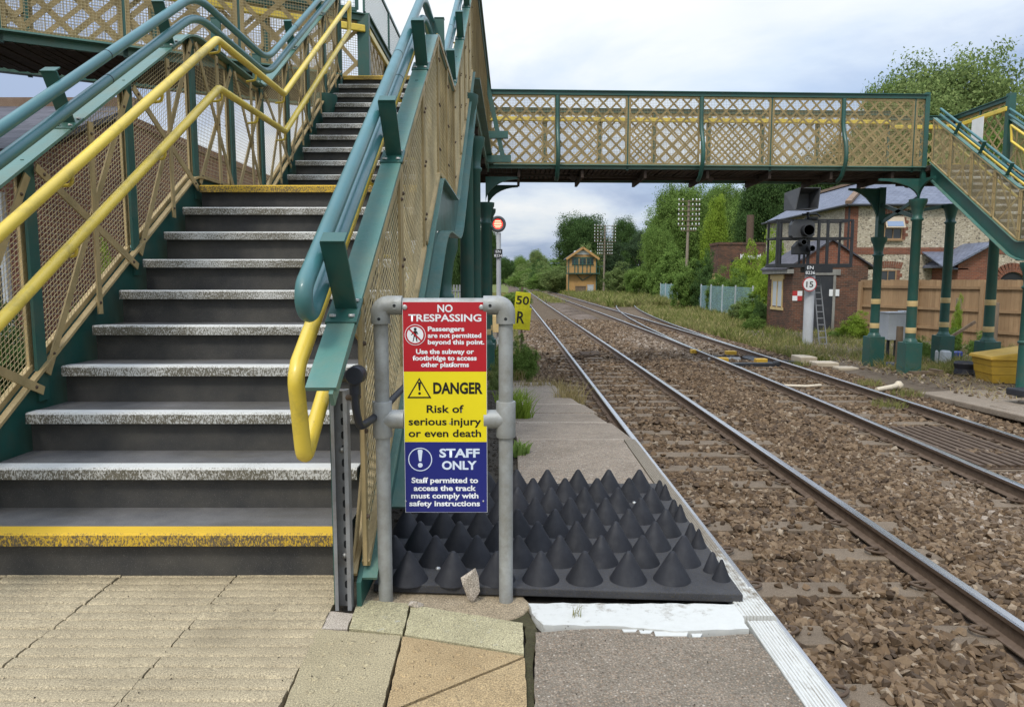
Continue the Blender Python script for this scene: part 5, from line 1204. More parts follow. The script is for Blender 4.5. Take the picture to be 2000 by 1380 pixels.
# ivy clad brick ruin with white lettering
Y = 58.0; x0, x1 = A(1402, 520, Y)[0], A(1490, 520, Y)[0]; zt_ = A(0, 478, Y)[2]
t = thing('brick_ruin', 'old flat topped red brick building with faded white lettering among ivy', 'building', (x0, Y, -1.2))
m = MB(); m.span((x0, Y, -1.2), (x1 + 3, Y + 2.4, zt_)); m.span((x0 - .06, Y - .06, zt_ + .001), (x1 + 3, Y + 2.4, zt_ + .2)); m.build('wall', M['brick_dark'], t)
m = MB()
for px in (1405, 1411, 1417): p = A(px, 0, Y)[0]; m.span((p - .09, Y - .12, -1.2), (p + .09, Y - .01, zt_ - 2.3))
m.span((A(1420, 0, Y)[0], Y - .10, -.6), (A(1428, 0, Y)[0], Y - .012, .2)); m.build('wall_post', M['cream'], t)
c = A(1466, 505, Y - .1); letters('lettering', 'Keens M', M['ink_white'], t, (0, Y - .06, 0), (1, 0, 0), (0, 0, 1), c[0], c[2], dpx(40, Y), dpx(9, Y), .03, .02)
m = MB(); m.span((A(1444, 0, Y)[0], Y - .05, c[2] - .28), (A(1482, 0, Y)[0], Y - .008, c[2] - .12)); m.build('sign_rail', M['black_paint'], t)
m = MB(); c = A(1466, 420, Y + 3); m.lathe((c[0], Y + 3, 0), [(.30, zt_), (.30, c[2])], 16); m.build('flue', M['rust'], t)
# wooden close-boarded fence
P0, P1 = Vector((13.75, 28.2)), Vector((17.6, 16.8)); d = (P1 - P0).normalized(); L = (P1 - P0).length; n2 = Vector((d.y, -d.x)); n2 = n2 if n2.x < 0 else -n2
t = thing('wooden_fence', 'tall new wooden board fence with posts in front of the flint house', 'fence', (P0.x, P0.y, -1.15))
m = MB(); k = int(L / .14); rnd = random.Random(3)
for i in range(k):
    q = P0 + d * (i + .5) * L / k; h = 2.24 + rnd.uniform(-.012, .012); m.box((q.x, q.y, -1.12 + h / 2), (L / k - .008, .018, h), math.atan2(d.y, d.x) + .05)
m.build('board_panel', M['fence_wood'], t)
m = MB()
for z in (-.55, .12, .86): a, b = P0 + n2 * .045, P1 + n2 * .045; m.beam((a.x, a.y, z), (b.x, b.y, z), .09, .05)
m.build('rail', M['fence_wood'], t)
for i in range(6):
    q = P0 + d * (.12 + i * (L - .3) / 4.6) + n2 * .10
    if i * (L - .3) / 4.6 < L: m = MB(); m.box((q.x, q.y, -.02), (.13, .13, 2.16), math.atan2(d.y, d.x)); m.build('post', M['fence_wood'], t)
# weld mesh fence
def meshfence(pts, z0, h, name, label, matn, npost, wires, rnd=0):
    t = thing(name, label, 'fence', (*pts[0], z0)); P = [Vector((*p, 0)) for p in pts]
    tot = [0]
    for a, b in zip(P, P[1:]): tot.append(tot[-1] + (b - a).length)
    def along(s):
        for i in range(len(P) - 1):
            if s <= tot[i + 1] or i == len(P) - 2: return P[i].lerp(P[i + 1], (s - tot[i]) / (tot[i + 1] - tot[i]))
    m = MB(); k = int(tot[-1] / wires)
    for i in range(k + 1): q = along(tot[-1] * i / k); m.wire((q.x, q.y, z0), (q.x, q.y, z0 + h), .006)
    for j in range(int(h / .12) + 1):
        for a, b in zip(P, P[1:]): m.wire((a.x, a.y, z0 + j * .12), (b.x, b.y, z0 + j * .12), .006)
    m.build('mesh_panel', M[matn], t)
    for i in range(npost + 1): q = along(tot[-1] * i / npost); m = MB(); m.box((q.x, q.y - .03, z0 + h / 2 + .05), (.08, .06, h + .1)); m.build('post', M['pale_grey'], t)
M['fence_blue'] = paint('blue_green_mesh', (.24, .38, .42), (.2, .26, .26), .4, .5, 0)
meshfence([(16.2, 78), (14.8, 58), (14.0, 48), (13.3, 40), (14.4, 36)], -1.15, 1.85, 'mesh_fence', 'pale blue green mesh fence on grey posts before the ivy covered brick building', 'fence_blue', 11, .09)
# left palisade behind the columns
t = thing('palisade_fence', 'grey steel palisade fence seen between the green bridge columns', 'fence', (-3.5, 40, -1.2)); m = MB()
for i in range(15): m.box((-5.2 + .16 * i, 40 + i * .03, -.15), (.09, .02, 2.0))
m.beam((-5.2, 40.03, .5), (-2.9, 40.4, .5), .06, .04); m.build('pale', M['ladder_grey'], t)
# signal box
Y = 116.0; t = thing('signal_box', 'small ochre weatherboarded signal box with green trim beside the far tracks', 'signal box', (A(1143, 570, Y)[0], Y, -1.2))
x0, x1 = A(1115, 0, Y)[0], A(1171, 0, Y)[0]; zf = A(0, 533, Y)[2]; ze = A(0, 503, Y)[2]; zw0, zw1 = A(0, 516, Y)[2], A(0, 504, Y)[2]; zr = A(0, 485, Y)[2]; xa = (x0 + x1) / 2
m = MB(); m.span((x0, Y, -1.2), (x1, Y + 5, ze)); m.prism([(x0, Y, ze + .001), (x1, Y, ze + .001), (xa, Y, zr)], (0, 5, 0)); m.build('wall', M['box_boards'], t)
m = MB()
for s in (-1, 1): m.prism([(xa, Y - .5, zr + .12), (xa + s * (x1 - x0) * .60, Y - .5, ze - .25), (xa + s * (x1 - x0) * .60, Y + 5.4, ze - .25), (xa, Y + 5.4, zr + .12)], (0, 0, .15))
m.build('roof', M['slate'], t)
m = MB()
for s in (-1, 1): m.beam((xa, Y - .53, zr + .1), (xa + s * (x1 - x0) * .60, Y - .53, ze - .27), .35, .06)
m.build('bargeboard', M['box_boards'], t)
m = MB()
for f in (0, .22, .33, .5, .66, .78, 1): m.span((x0 + (x1 - x0) * f - .07, Y - .06, zf if f not in (0, 1) else -1.2), (x0 + (x1 - x0) * f + .07, Y - .004, zw1))
m.span((x0 - .5, Y - .9, zf - .15), (x1 + .5, Y - .061, zf)); m.span((x0, Y - .05, zw1 + .001), (x1, Y - .005, zw1 + .16))
for x in (x0 - .4, x1 + .4, x0 + 1.5): m.span((x - .04, Y - .88, zf), (x + .04, Y - .82, zf + 1.0))
m.span((x0 - .5, Y - .88, zf + 1.0), (x1 + .5, Y - .82, zf + 1.06)); m.beam((x0 + 1.2, Y - .4, zf - .2), (xa, Y - .02, zf - 1.2), .12, .12); m.beam((x1 - .6, Y - .4, zf - .2), (xa, Y - .02, zf - 1.2), .12, .12); m.build('trim', M['green'], t)
for i in range(3):
    a = x0 + (x1 - x0) * (.12 + .27 * i); b = a + (x1 - x0) * .23; window(t, a, b, zw0, zw1 - .05, Y - .03, 'green', 2, 'glass', False, .05)
m = MB(); m.span((xa - 1.4, Y - .04, ze + .5), (xa + 1.4, Y - .005, ze + 1.1)); m.build('name_board', M['white'], t)
for lab, x_, y_, w, h, k in (('grey relay cabinet standing beside the ochre signal box', A(1160, 0, 112)[0], 112, .9, 1.5, 'pale_grey'), ('brown wooden hut box low in front of the signal box', A(1140, 0, 111)[0], 111, 1.6, 1.3, 'timber')):
    t = thing('equipment_cabinet', lab, 'cabinet', (x_, y_, -1.2)); m = MB(); m.span((x_ - w / 2, y_, -1.2), (x_ + w / 2, y_ + .6, -1.2 + h)); m.build('body', M[k], t, bevel=.02); m = MB(); m.span((x_ - w / 2 - .05, y_ - .05, -1.199 + h), (x_ + w / 2 + .05, y_ + .65, -1.13 + h)); m.build('lid', M[k], t)
# telegraph poles
def telegraph(px, Y, vtop, vbot, arms, lab, rows, dx_=0):
    x = A(px, 500, Y)[0]; zt_ = A(0, vtop, Y)[2]; t = thing('telegraph_pole', lab, 'telegraph pole', (x, Y, -1.2), 'telegraph poles with crossarms')
    m = MB(); m.tube([(x - .10, Y, -1.2), (x + dx_, Y, zt_)], [.17, .12], 12); m.build('pole', M['pole_timber'], t)
    for i in range(rows):
        z = zt_ - .12 - i * .50; w = arms * (1 if i < 6 else .7); m = MB(); m.span((x - w, Y - .19, z - .035), (x + w, Y - .12, z + .035)); ar = m.build('crossarm', M['timber'], t)
        for s in (-1, -.62, .34, .70, 1) if rows < 9 else (-1, -.7, -.4, .4, .7, 1): m = MB(); m.lathe((x + s * w * .95, Y - .16, z + .06), [(.02, 0), (.062, .02), (.068, .16), (.04, .21), (.01, .22)], 8); m.build('insulator', M['white'], ar)
telegraph(1343, 75, 391, 560, 1.12, 'tall telegraph pole with white insulators beside the blue green mesh fence', 7)
telegraph(1181, 116, 440, 557, 1.75, 'dark telegraph pole with crowded crossarms just right of the signal box', 10)

# ================================================================== THINGS ON THE FAR PLATFORM END
m = MB(); m.prism([(7.78, 4, -.76), (11, 4, -.76), (11.5, 13.2, -1.0), (10.3, 14.6, -1.09), (8.05, 13.9, -1.08)], (0, 0, -.11)); m.prism([(7.95, 4, -.875), (11, 4, -.875), (11, 12.0, -1.0), (8.15, 12.0, -1.0)], (0, 0, -.5)); struct(m.build('far_platform', M['ramp_concrete'], bevel=.02))
m = MB(); ys = [12.5, 14, 16, 18, 20, 23, 27, 31]; V = []
for y in ys: V += [(8.05 + .02 * (y - 12), y, -1.17), (9.2, y, -1.085), (12, y, -1.04), (17.5, y, -1.02)]
m.add(V, [(i * 4 + k, i * 4 + k + 1, i * 4 + k + 5, i * 4 + k + 4) for i in range(len(ys) - 1) for k in range(3)], True); struct(m.build('waste_ground', M['earth']))
# location cabinets, post, grit bin, litter
t = thing('equipment_cabinet', 'pale grey metal cabinet on a short post between the green columns', 'cabinet', (10.8, 19.2, -1.1))
a, b = A(1737, 612, 19), A(1760, 664, 19); m = MB(); m.span((a[0], 19, b[2]), (b[0] + .1, 19.5, a[2])); m.span((b[0] + .101, 19.15, b[2] + .1), (b[0] + .28, 19.45, a[2] + .06)); m.build('body', M['pale_grey'], t, bevel=.012)
m = MB(); m.span((a[0] - .02, 18.98, a[2] + .001), (b[0] + .12, 19.52, a[2] + .03)); m.build('lid', M['pale_grey'], t); m = MB(); m.span((a[0] + .1, 19.2, -1.1), (a[0] + .16, 19.26, b[2] - .001)); m.span((a[0] + .3, 19.2, -1.1), (a[0] + .36, 19.26, b[2] - .001)); m.build('leg', M['black_paint'], t)
a = A(1758, 637, 17.6); m = MB(); m.box((a[0], 17.6, (a[2] - 1.15) / 2), (.12, .12, a[2] + 1.15)); tag(m.build('stub_post', M['timber'], bevel=.01), 'short black timber stump standing left of the nearest banded column', 'post')
for px, py, y_, lab in ((1946, 592, 20.6, 'weathered grey timber post standing before the fence near the bin'), (1873, 583, 22.5, 'short weathered post among weeds between the two rear columns')):
    a = A(px, py, y_); m = MB(); m.lathe((a[0], y_, -1.1), [(.085, 0), (.08, a[2] + 1.1), (.05, a[2] + 1.12)], 10); tag(m.build('timber_post', M['timber']), lab, 'post')
t = thing('grit_bin', 'yellow plastic grit bin with sloping lid behind the thin green column', 'grit bin', (10.6, 14.8, -1.08))
bz = -1.06; Yb = 14.9; xa_, xb_ = A(1985, 0, Yb)[0], A(1985, 0, Yb)[0] + 1.2; cor = lambda s, z, e=0: [(xa_ - e + .10 * s, Yb - e + .06 * s, z), (xb_ + e - .1 * s, Yb - .25 - e + .06 * s, z), (xb_ + .15 + e - .1 * s, Yb + .55 + e - .06 * s, z), (xa_ + .12 - e + .1 * s, Yb + .85 + e - .06 * s, z)]
def frust(m, lo, hi): m.add(lo + hi, [(3, 2, 1, 0), (4, 5, 6, 7), (0, 1, 5, 4), (1, 2, 6, 5), (2, 3, 7, 6), (3, 0, 4, 7)])
m = MB(); frust(m, cor(1, bz), cor(.66, bz + .18)); frust(m, cor(.56, bz + .181), cor(.36, bz + .36)); frust(m, cor(.26, bz + .361), cor(.05, bz + .50)); m.build('body', M['grit_yellow'], t, bevel=.012)
m = MB(); hi = cor(.1, bz + .55, .03); hi = [(x, y, z + (.26 if i in (1, 2) else .02)) for i, (x, y, z) in enumerate(hi)]; frust(m, cor(0, bz + .501, .04), hi); m.build('lid', M['grit_yellow'], t, bevel=.015)
a = A(1843, 692, 18.2); m = MB(); m.box((a[0], 18.2, -.86), (.36, .26, .40), .3); m.lathe((a[0] - .05, 18.2, -.665), [(.09, 0), (.05, .05), (.04, .08)], 10); tag(m.build('jerry_can', M['poly_white'], bevel=.06), 'cloudy white plastic container lying at the foot of the columns', 'container')
m = MB(); a = A(1884, 712, 16.2); m.lathe((a[0], 16.2, -1.08), [(.16, 0), (.22, .06), (.20, .18), (.23, .30), (.20, .34), (.17, .31), (.15, .12)], 11, 0, False); tag(m.build('black_sack', M['black_plastic']), 'crumpled black plastic sack or pot standing left of the yellow bin', 'sack')
m = MB(); a = A(1868, 663, 19.6); m.box((a[0], 19.6, -.92), (.34, .22, .16), .4); tag(m.build('blue_tub', M['blue_plastic'], bevel=.04), 'blue plastic tub in weeds behind the cloudy container', 'tub')
m = MB(); a = A(1750, 692, 18.0); m.box((a[0], 18.0, -1.03), (.40, .3, .12), .1); tag(m.build('blue_tray', M['blue_plastic'], bevel=.03), 'blue plastic tray on the ground left of the nearest banded column', 'tray')
a, b = A(1850, 656, 20.5), A(1905, 628, 20.5); m = MB(); m.beam((a[0], 20.5, a[2] - .1), (b[0], 20.5, b[2]), .08, .05); tag(m.build('loose_plank', M['timber']), 'grey loose plank leaning at a slant between the rear columns', 'plank')
m = MB(); a = A(1810, 716, 16.4); m.box((a[0] - .15, 16.4, -1.02), (.5, .25, .07), .1); m.box((a[0] + .16, 16.3, -.98), (.10, .36, .10), .1); tag(m.build('scrap_timber', M['timber']), 'scraps of timber lying right of the nearest banded column base', 'timber')
m = MB(); a = A(1990, 775, 12.3); m.box((a[0] + .15, 12.3, -.83), (.5, .4, .12), .1); tag(m.build('rubber_block', M['black_plastic'], bevel=.02), 'black rubber block on the far platform edge by the thin column', 'block')

# ================================================================== STATION BUILDING ON THE LEFT
t = thing('station_building', 'long low plum brick station building with slate roof left of the stairs', 'building', (-8, 11, -.3))
m = MB(); m.span((-6.35, 11.2, -1.0), (-6.0, 24, 3.55)); m.span((-16, 9.0, -1.0), (-6.03, 11.19, 2.62)); m.span((-6.38, 11.17, 3.551), (-5.97, 24.05, 3.68)); m.span((-16, 11.191, -1.0), (-6.351, 24, 2.5)); m.prism([(-6.031, 9.0, 2.621), (-6.031, 11.19, 2.621), (-6.031, 11.19, 3.5)], (-.3, 0, 0)); m.build('wall', M['brick_wall'], t)
m = MB(); m.prism([(-16, 8.7, 2.60), (-5.9, 8.7, 2.60), (-6.0, 11.8, 3.84), (-16, 11.8, 3.84)], (0, 0, .08)); rf = m.build('roof', M['slate'], t)
m = MB(); m.beam((-16, 11.8, 3.92), (-6.0, 11.8, 3.92), .16, .3); m.build('ridge_tiles', M['ridge'], rf)
m = MB(); m.tube([(-16, 8.66, 2.58), (-5.9, 8.66, 2.58)], .06, 8); m.build('gutter', M['black_paint'], t)
for a in (-7.3, -9.4, -11.6):
    window(t, a, a + 1.0, .4, 2.2, 8.97, 'white', 1)
m = MB(); 
for y in (12.0, 15.4, 19):
    m = MB(); m.span((-5.999, y, .3), (-5.95, y + .9, 2.1)); w_ = m.build('window', M['white'], t); m = MB(); m.span((-5.949, y + .1, .4), (-5.94, y + .8, 2.0)); m.build('pane', M['glass'], w_)
m = MB(); m.span((-5.999, 11.3, -.15), (-5.85, 24, .15)); m.build('plinth', M['concrete'], t)
# ================================================================== VEGETATION
def crown_mesh(name, seed, nclump, nleaf, leaf, style):
    """leafy crown: radius about 1, height 0..2, made of many small leaf faces gathered in clumps"""
    r = np.random.default_rng(seed)
    if style == 'round': lob = [((0, 0, 1.05), .72)] + [((math.cos(a) * .52, math.sin(a) * .52, .75 + .55 * r.random()), .38 + .16 * r.random()) for a in r.uniform(0, 6.28, 8)] + [((math.cos(a) * .40, math.sin(a) * .40, 1.25 + .4 * r.random()), .34 + .1 * r.random()) for a in r.uniform(0, 6.28, 7)]
    elif style == 'bush': lob = [((math.cos(a) * .5, math.sin(a) * .5, .35 + .5 * r.random()), .42 + .2 * r.random()) for a in r.uniform(0, 6.28, 9)] + [((0, 0, .8), .7), ((r.normal(0, .3), r.normal(0, .3), 1.45), .4)]
    elif style == 'column': lob = [((r.normal(0, .16), r.normal(0, .16), .2 + 1.6 * i / 9), (.62 if i < 5 else .62 - .10 * (i - 5))) for i in range(10)]
    else: lob = [((math.cos(a) * q, math.sin(a) * q, z), .30 + .12 * r.random()) for a, q, z in zip(r.uniform(0, 6.28, 16), r.uniform(.1, .72, 16), np.linspace(.45, 1.85, 16))]
    V, cnt = [], 0
    pr = np.array([l[1] ** 2 for l in lob]); pr /= pr.sum()
    for _ in range(nclump):
        c, rad = lob[r.choice(len(lob), p=pr)]
        d = r.normal(0, 1, 3); d[2] = d[2] * (.35 if style == 'pine' else .8) + .18; d /= np.linalg.norm(d)
        k = int(nleaf * r.uniform(.5, 1.4)); cc = np.array(c) + d * rad * r.uniform(.72, 1.08)
        sg = r.uniform(.05, .13); fl = .45 if style == 'pine' else .65
        p = cc + np.clip(r.normal(0, 1, (k, 3)), -1.9, 1.9) * np.array([sg, sg, sg * fl])
        nn = d * .7 + r.normal(0, .6, (k, 3)) + np.array([0, 0, .35]); nn /= np.linalg.norm(nn, axis=1)[:, None]
        t = np.cross(nn, r.normal(0, 1, (k, 3))); t /= np.linalg.norm(t, axis=1)[:, None]; b = np.cross(nn, t)
        s = leaf * r.uniform(.55, 1.35, (k, 1))
        V.append(np.stack([p - t * s, p - b * s * .5, p + t * s, p + b * s * .5], 1).reshape(-1, 3))
    V = np.concatenate(V); V[:, 2] *= 2.0 / np.percentile(V[:, 2], 99.9); V[:, :2] /= np.percentile(np.hypot(V[:, 0], V[:, 1]), 98); Fq = np.arange(len(V)).reshape(-1, 4)
    o = raw_mesh(name, V, Fq, 4, None); me = o.data; bpy.data.objects.remove(o); me.materials.append(None); return me
CR = {'round': [crown_mesh('crown', s, 880, 92, .0215, 'round') for s in (1, 2, 3)], 'bush': [crown_mesh('foliage', s, 340, 64, .038, 'bush') for s in (4, 5, 6)],
      'column': [crown_mesh('crown', 7, 560, 80, .026, 'column')], 'pine': [crown_mesh('crown', s, 420, 70, .027, 'pine') for s in (8, 9)]}
def trunk_mesh(seed):
    r = random.Random(seed); m = MB(); m.tube([(0, 0, -.02), (.01, .0, .5), (-.01, .02, 1.0), (.02, 0, 1.5)], [.075, .055, .04, .015], 9)
    for i in range(8): a = r.uniform(0, 6.28); z = r.uniform(.45, 1.1); m.tube([(0, 0, z), (math.cos(a) * .25, math.sin(a) * .25, z + .22), (math.cos(a) * .55, math.sin(a) * .55, z + .5)], [.03, .02, .006], 6)
    o = m.build('trunk', M['bark']); me = o.data; bpy.data.objects.remove(o); return me
TR_ = [trunk_mesh(1), trunk_mesh(2)]
NV = [0]
def tree(px, vtop, hw, Y, style, mat, label, name='tree', cat='tree', z0=-1.2, group=None, lift=0.0, ry=None, trunk=True):
    NV[0] += 1; i = NV[0]; r = random.Random(i)
    x = at(px, 500, Y=Y)[0]; top = at(px, vtop, Y=Y)[2]; rad = hw * Y / F; h = top - z0
    t = thing(name, label, cat, (x, Y, z0), group)
    me = CR[style][i % len(CR[style])]; o = bpy.data.objects.new('crown' if trunk else 'foliage', me); COL.objects.link(o); o.parent = t
    o.location = (0, 0, h * lift); o.scale = (rad * 1.0, (ry or rad) * 1.0, (h * (1 - lift)) / 2.0); o.rotation_euler = (0, 0, r.uniform(0, 6.28))
    o.material_slots[0].link = 'OBJECT'; o.material_slots[0].material = M[mat]
    if trunk:
        q = bpy.data.objects.new('trunk', TR_[i % 2]); COL.objects.link(q); q.parent = t; q.scale = (rad * .75, rad * .75, h / 2.05)
    return t
TREES = [
 (1138, 416, 56, 132, 'round', 'leaf_dark', 'broad dark oak rising behind the ochre signal box', .06), (1224, 424, 34, 142, 'round', 'leaf_dark', 'dark round tree right of the crowded telegraph pole', .05),
 (1252, 446, 40, 126, 'pine', 'leaf_pine', 'dark layered pine behind the scrub right of the signal box', .1), (1200, 470, 34, 122, 'pine', 'leaf_pine', 'lower dark pine right behind the crowded telegraph pole', .05),
 (1332, 352, 62, 98, 'round', 'leaf', 'tall mid green tree whose top touches the bridge soffit', .02), (1288, 440, 36, 92, 'round', 'leaf', 'leaning mid green tree left of the white insulator pole', .0),
 (1424, 356, 58, 104, 'round', 'leaf', 'mid green tree under the bridge soffit behind the ivy column', .02), (1395, 384, 27, 74, 'column', 'leaf_bright', 'columnar ivy clad bright tree right of the white insulator pole', .0),
 (1362, 366, 78, 108, 'round', 'leaf', 'broad green tree behind the white insulator pole', .0), (1302, 402, 52, 104, 'round', 'leaf', 'green tree on the left edge of the wooded mass', .0), (1462, 372, 74, 96, 'round', 'leaf', 'full green tree filling the gap left of the flue', .0), (1545, 345, 90, 92, 'round', 'leaf_dark', 'full dark tree behind the signal cage', .0),
 (1500, 318, 62, 88, 'round', 'leaf_dark', 'dark tree behind the red lettered ruin', .02), (1580, 300, 70, 84, 'round', 'leaf_dark', 'dark spreading tree above the signal hood', .02),
 (1650, 262, 66, 80, 'round', 'leaf_dark', 'dark tree seen through the right half of the lattice', .02), (1716, 160, 60, 74, 'round', 'leaf', 'green tree showing just above the right end of the bridge', .1),
 (1826, 92, 150, 70, 'round', 'leaf_sage', 'huge pale green tree towering above the bridge at the right', .16), (1985, 165, 105, 62, 'round', 'leaf_sage', 'large green tree at the far right edge behind the stairs', .12), (1900, 260, 90, 58, 'round', 'leaf', 'green tree behind the far stair head', .05),
 (906, 392, 40, 52, 'round', 'leaf_dark', 'dark tree between the green columns on the left', .05), (950, 432, 26, 70, 'round', 'leaf_dark', 'dark tree left of the red banner signal', .05), (870, 450, 30, 60, 'round', 'leaf_dark', 'dark tree behind the thick column under the stair landing', .05),
 (1052, 487, 21, 260, 'round', 'leaf_sage', 'pale distant tree standing out above the trackside hedge', .0), (1018, 499, 20, 300, 'round', 'leaf', 'small distant tree at the left end of the trackside hedge', .0), (988, 502, 18, 280, 'round', 'leaf_dark', 'distant dark tree right beside the banner signal', 0)]
for a in TREES: tree(*a[:7], lift=a[7])
BUSH = [
 (1312, 474, 44, 84, 'leaf', 'bushy green growth at the foot of the white insulator pole'), (1456, 468, 30, 55.5, 'leaf_bright', 'bright leaf mass over the top of the lettered ruin'), (1346, 505, 34, 57, 'leaf', 'large leafy shrub left of the lettered ruin'), (1372, 488, 26, 56, 'leaf_dark', 'dark ivy mass leaning on the ruin'), (1262, 500, 40, 98, 'leaf', 'green scrub left of the blue fence'),
 (1216, 512, 34, 108, 'leaf_sage', 'pale scrub right of the signal box pole'), (1160, 476, 30, 120, 'leaf_sage', 'pale slender growth behind the signal box roof'), (1092, 520, 28, 128, 'leaf_sage', 'scrub left of the signal box'),
 (1512, 446, 40, 40, 'leaf_bright', 'bright yellow green shrub behind the black signal cage'), (1548, 486, 30, 42, 'leaf_bright', 'bright shrub spilling over the brick hut roof'), (1490, 500, 32, 44, 'leaf_bright', 'bright leafy shrub left of the brick hut roof'),
 (1452, 524, 40, 50, 'leaf', 'green shrub before the lettered ruin'), (1478, 560, 34, 38, 'leaf', 'shrub behind the blue fence end'), (1488, 576, 16, 33.2, 'leaf_dark', 'ivy climbing the left wall of the brick hut'), (1476, 612, 22, 31.5, 'leaf', 'tangled bush at the left corner of the brick hut'),
 (1672, 607, 32, 26.5, 'leaf_bright', 'bright bush beside the black hut door'), (1650, 640, 26, 27, 'leaf', 'low weeds at the foot of the hut door'),
 (1452, 580, 24, 40, 'leaf_sage', 'pale bush behind the blue fence'),
 (1862, 640, 26, 21.5, 'leaf', 'weedy bush between the rear columns'), (1932, 645, 28, 20.5, 'leaf', 'weedy bush right of the rear column'), (1812, 655, 22, 20, 'leaf', 'weeds behind the nearest banded column'), (1876, 575, 12, 21.8, 'leaf_bright', 'tall leafy sapling before the wooden fence'),
 (1012, 560, 28, 60, 'leaf', 'low green scrub left of the tracks'), (1408, 520, 26, 52, 'leaf', 'green shrub at the left foot of the lettered ruin'), (1498, 470, 26, 38, 'leaf_bright', 'bright climbing growth left of the black signal cage'), (1024, 652, 32, 15.5, 'leaf', 'green nettle clump beyond the ramp beside the speed boards'), (984, 664, 26, 17.5, 'leaf', 'green nettles around the banner signal foot'), (966, 690, 20, 12.5, 'leaf_sage', 'weedy growth behind the right tube post of the sign')]
for px, vt, hw, Y, mt, lab in BUSH: tree(px, vt, hw, Y, 'bush', mt, lab, 'bush', 'bush', z0=-1.2, trunk=False)
# trackside hedge running into the distance, each clump its own shrub
HL = ('grey green', 'mid green', 'pale olive', 'dark green')
for i in range(13):
    Y = 128 + i * 17; px = 1098 - 88 * (i / 12) ** .62; vt = 508 + 8 * math.sin(i * 1.7) + i * 2.0
    tree(px, vt, max(9, 26 - i * 1.2), Y, 'bush', ('leaf_sage', 'leaf', 'leaf_sage', 'leaf_dark')[i % 4], '%s hedge clump on the right bank of the receding tracks' % HL[i % 4], 'hedge_shrub', 'shrub', trunk=False, ry=9, group='hedge clumps along the receding tracks')
# far woodland band closing the view
for i in range(5):
    tree((930, 975, 1040, 860, 1110)[i], (505, 520, 520, 480, 500)[i], 60, (380, 430, 470, 420, 360)[i], 'bush', 'leaf', 'far woodland clump on the horizon beyond the tracks', 'woodland_clump', 'woodland', trunk=False, ry=30, group='far woodland clumps')
# garden greenery left of the stairs
for px, vt, hw, Y, mt, lab in ((20, 590, 110, 6.6, 'leaf_dark', 'dark garden hedge low behind the left balustrade'), (150, 575, 70, 7.4, 'leaf', 'garden shrub behind the left balustrade mesh'), (205, 470, 34, 8.2, 'leaf_bright', 'bright climbing shrub against the brick station wall'), (-120, 560, 120, 6.2, 'leaf', 'garden bush at the far left'), (60, 690, 100, 5.0, 'leaf_dark', 'low dark ground shrub beside the stairs')):
    tree(px, vt, hw, Y, 'bush', mt, lab, 'garden_bush', 'bush', z0=-.3, trunk=False)
# grass
def grass(name, P, H, Wd, mat, label, cat='grass', lean=.45):
    k = len(P); a = RNG.uniform(0, 6.283, k); ln = RNG.normal(0, lean, (k, 2)) * H[:, None]
    side = np.stack([np.cos(a), np.sin(a), np.zeros(k)], 1) * Wd[:, None] / 2
    mid = P + np.concatenate([ln * .35, (H * .58)[:, None]], 1); tip = P + np.concatenate([ln, H[:, None]], 1)
    V = np.stack([P - side, P + side, mid + side * .7, mid - side * .7, tip], 1).reshape(-1, 3); b = np.arange(k)[:, None] * 5
    Fc = np.concatenate([b + np.array([[0, 1, 2]]), b + np.array([[0, 2, 3]]), b + np.array([[3, 2, 4]])], 0)
    return stuff(raw_mesh(name, V, Fc, 3, mat), label, cat)
def patch(n, f, hmin, hmax):
    P = f(n); clump = .5 + .5 * np.sin(P[:, 0] * 3.1 + np.sin(P[:, 1] * 1.3) * 2) * np.sin(P[:, 1] * 2.2 + 1)
    H = RNG.uniform(hmin, hmax, len(P)) * (.45 + .8 * clump); return P, H
def verge(n):
    Y = 16.5 + 62 * RNG.random(n) ** 1.7; b = np.array([c2(y) + .75 + 1.05 for y in Y]); sd = np.array([max(0, lerp(y, T3)) for y in Y])
    X = b + np.where(Y > 48, sd * .0, 0) + RNG.random(n) ** 1.3 * (4.5 + Y * .16); X = np.where((Y < 19.5) & (X < 9.2), X + 2.0, X)
    ok = (np.abs(X - np.array([c3(y) for y in Y])) > .95) | (Y > 62); ok &= ~((Y < 24) & (X > 8.8) & (RNG.random(n) < .45)); ok &= ~((Y > 29.7) & (X > 12.2) & (Y < 35))
    return np.stack([X, Y, np.full(n, -1.19)], 1)[ok]
P, H = patch(60000, verge, .14, .42); grass('grass', P, H, .012 + P[:, 1] * .0009, M['grass'], 'rough green grass on the right of the far track')
P, H = patch(14000, verge, .12, .40); grass('dry_grass', P, H, .010 + P[:, 1] * .0008, M['straw'], 'dry straw coloured grass among the green verge')
def far_verge(n):
    Y = 60 + 240 * RNG.random(n) ** 1.6; X = np.array([c2(y) for y in Y]) + 1.9 + RNG.random(n) * (3 + Y * .07); return np.stack([X, Y, np.full(n, -1.2)], 1)
P, H = patch(26000, far_verge, .3, .9); grass('grass', P, H, .05 + P[:, 1] * .0011, M['grass'], 'distant grass and weeds beside the signal box')
def left_verge(n):
    Y = 15 + 110 * RNG.random(n) ** 1.8; X = np.array([c1(y) for y in Y]) - 2.15 - RNG.random(n) ** 1.4 * (1.2 + Y * .05); return np.stack([X, Y, np.where(Y < 24, -1.0 - (Y - 14) * .018, -1.2)], 1)
P, H = patch(20000, left_verge, .06, .24); grass('grass', P, H, .010 + P[:, 1] * .0010, M['grass'], 'green weeds left of the near track beyond the ramp')
P, H = patch(9000, left_verge, .06, .28); grass('dry_grass', P, H, .008 + P[:, 1] * .0009, M['straw'], 'dry weeds left of the near track beyond the ramp')
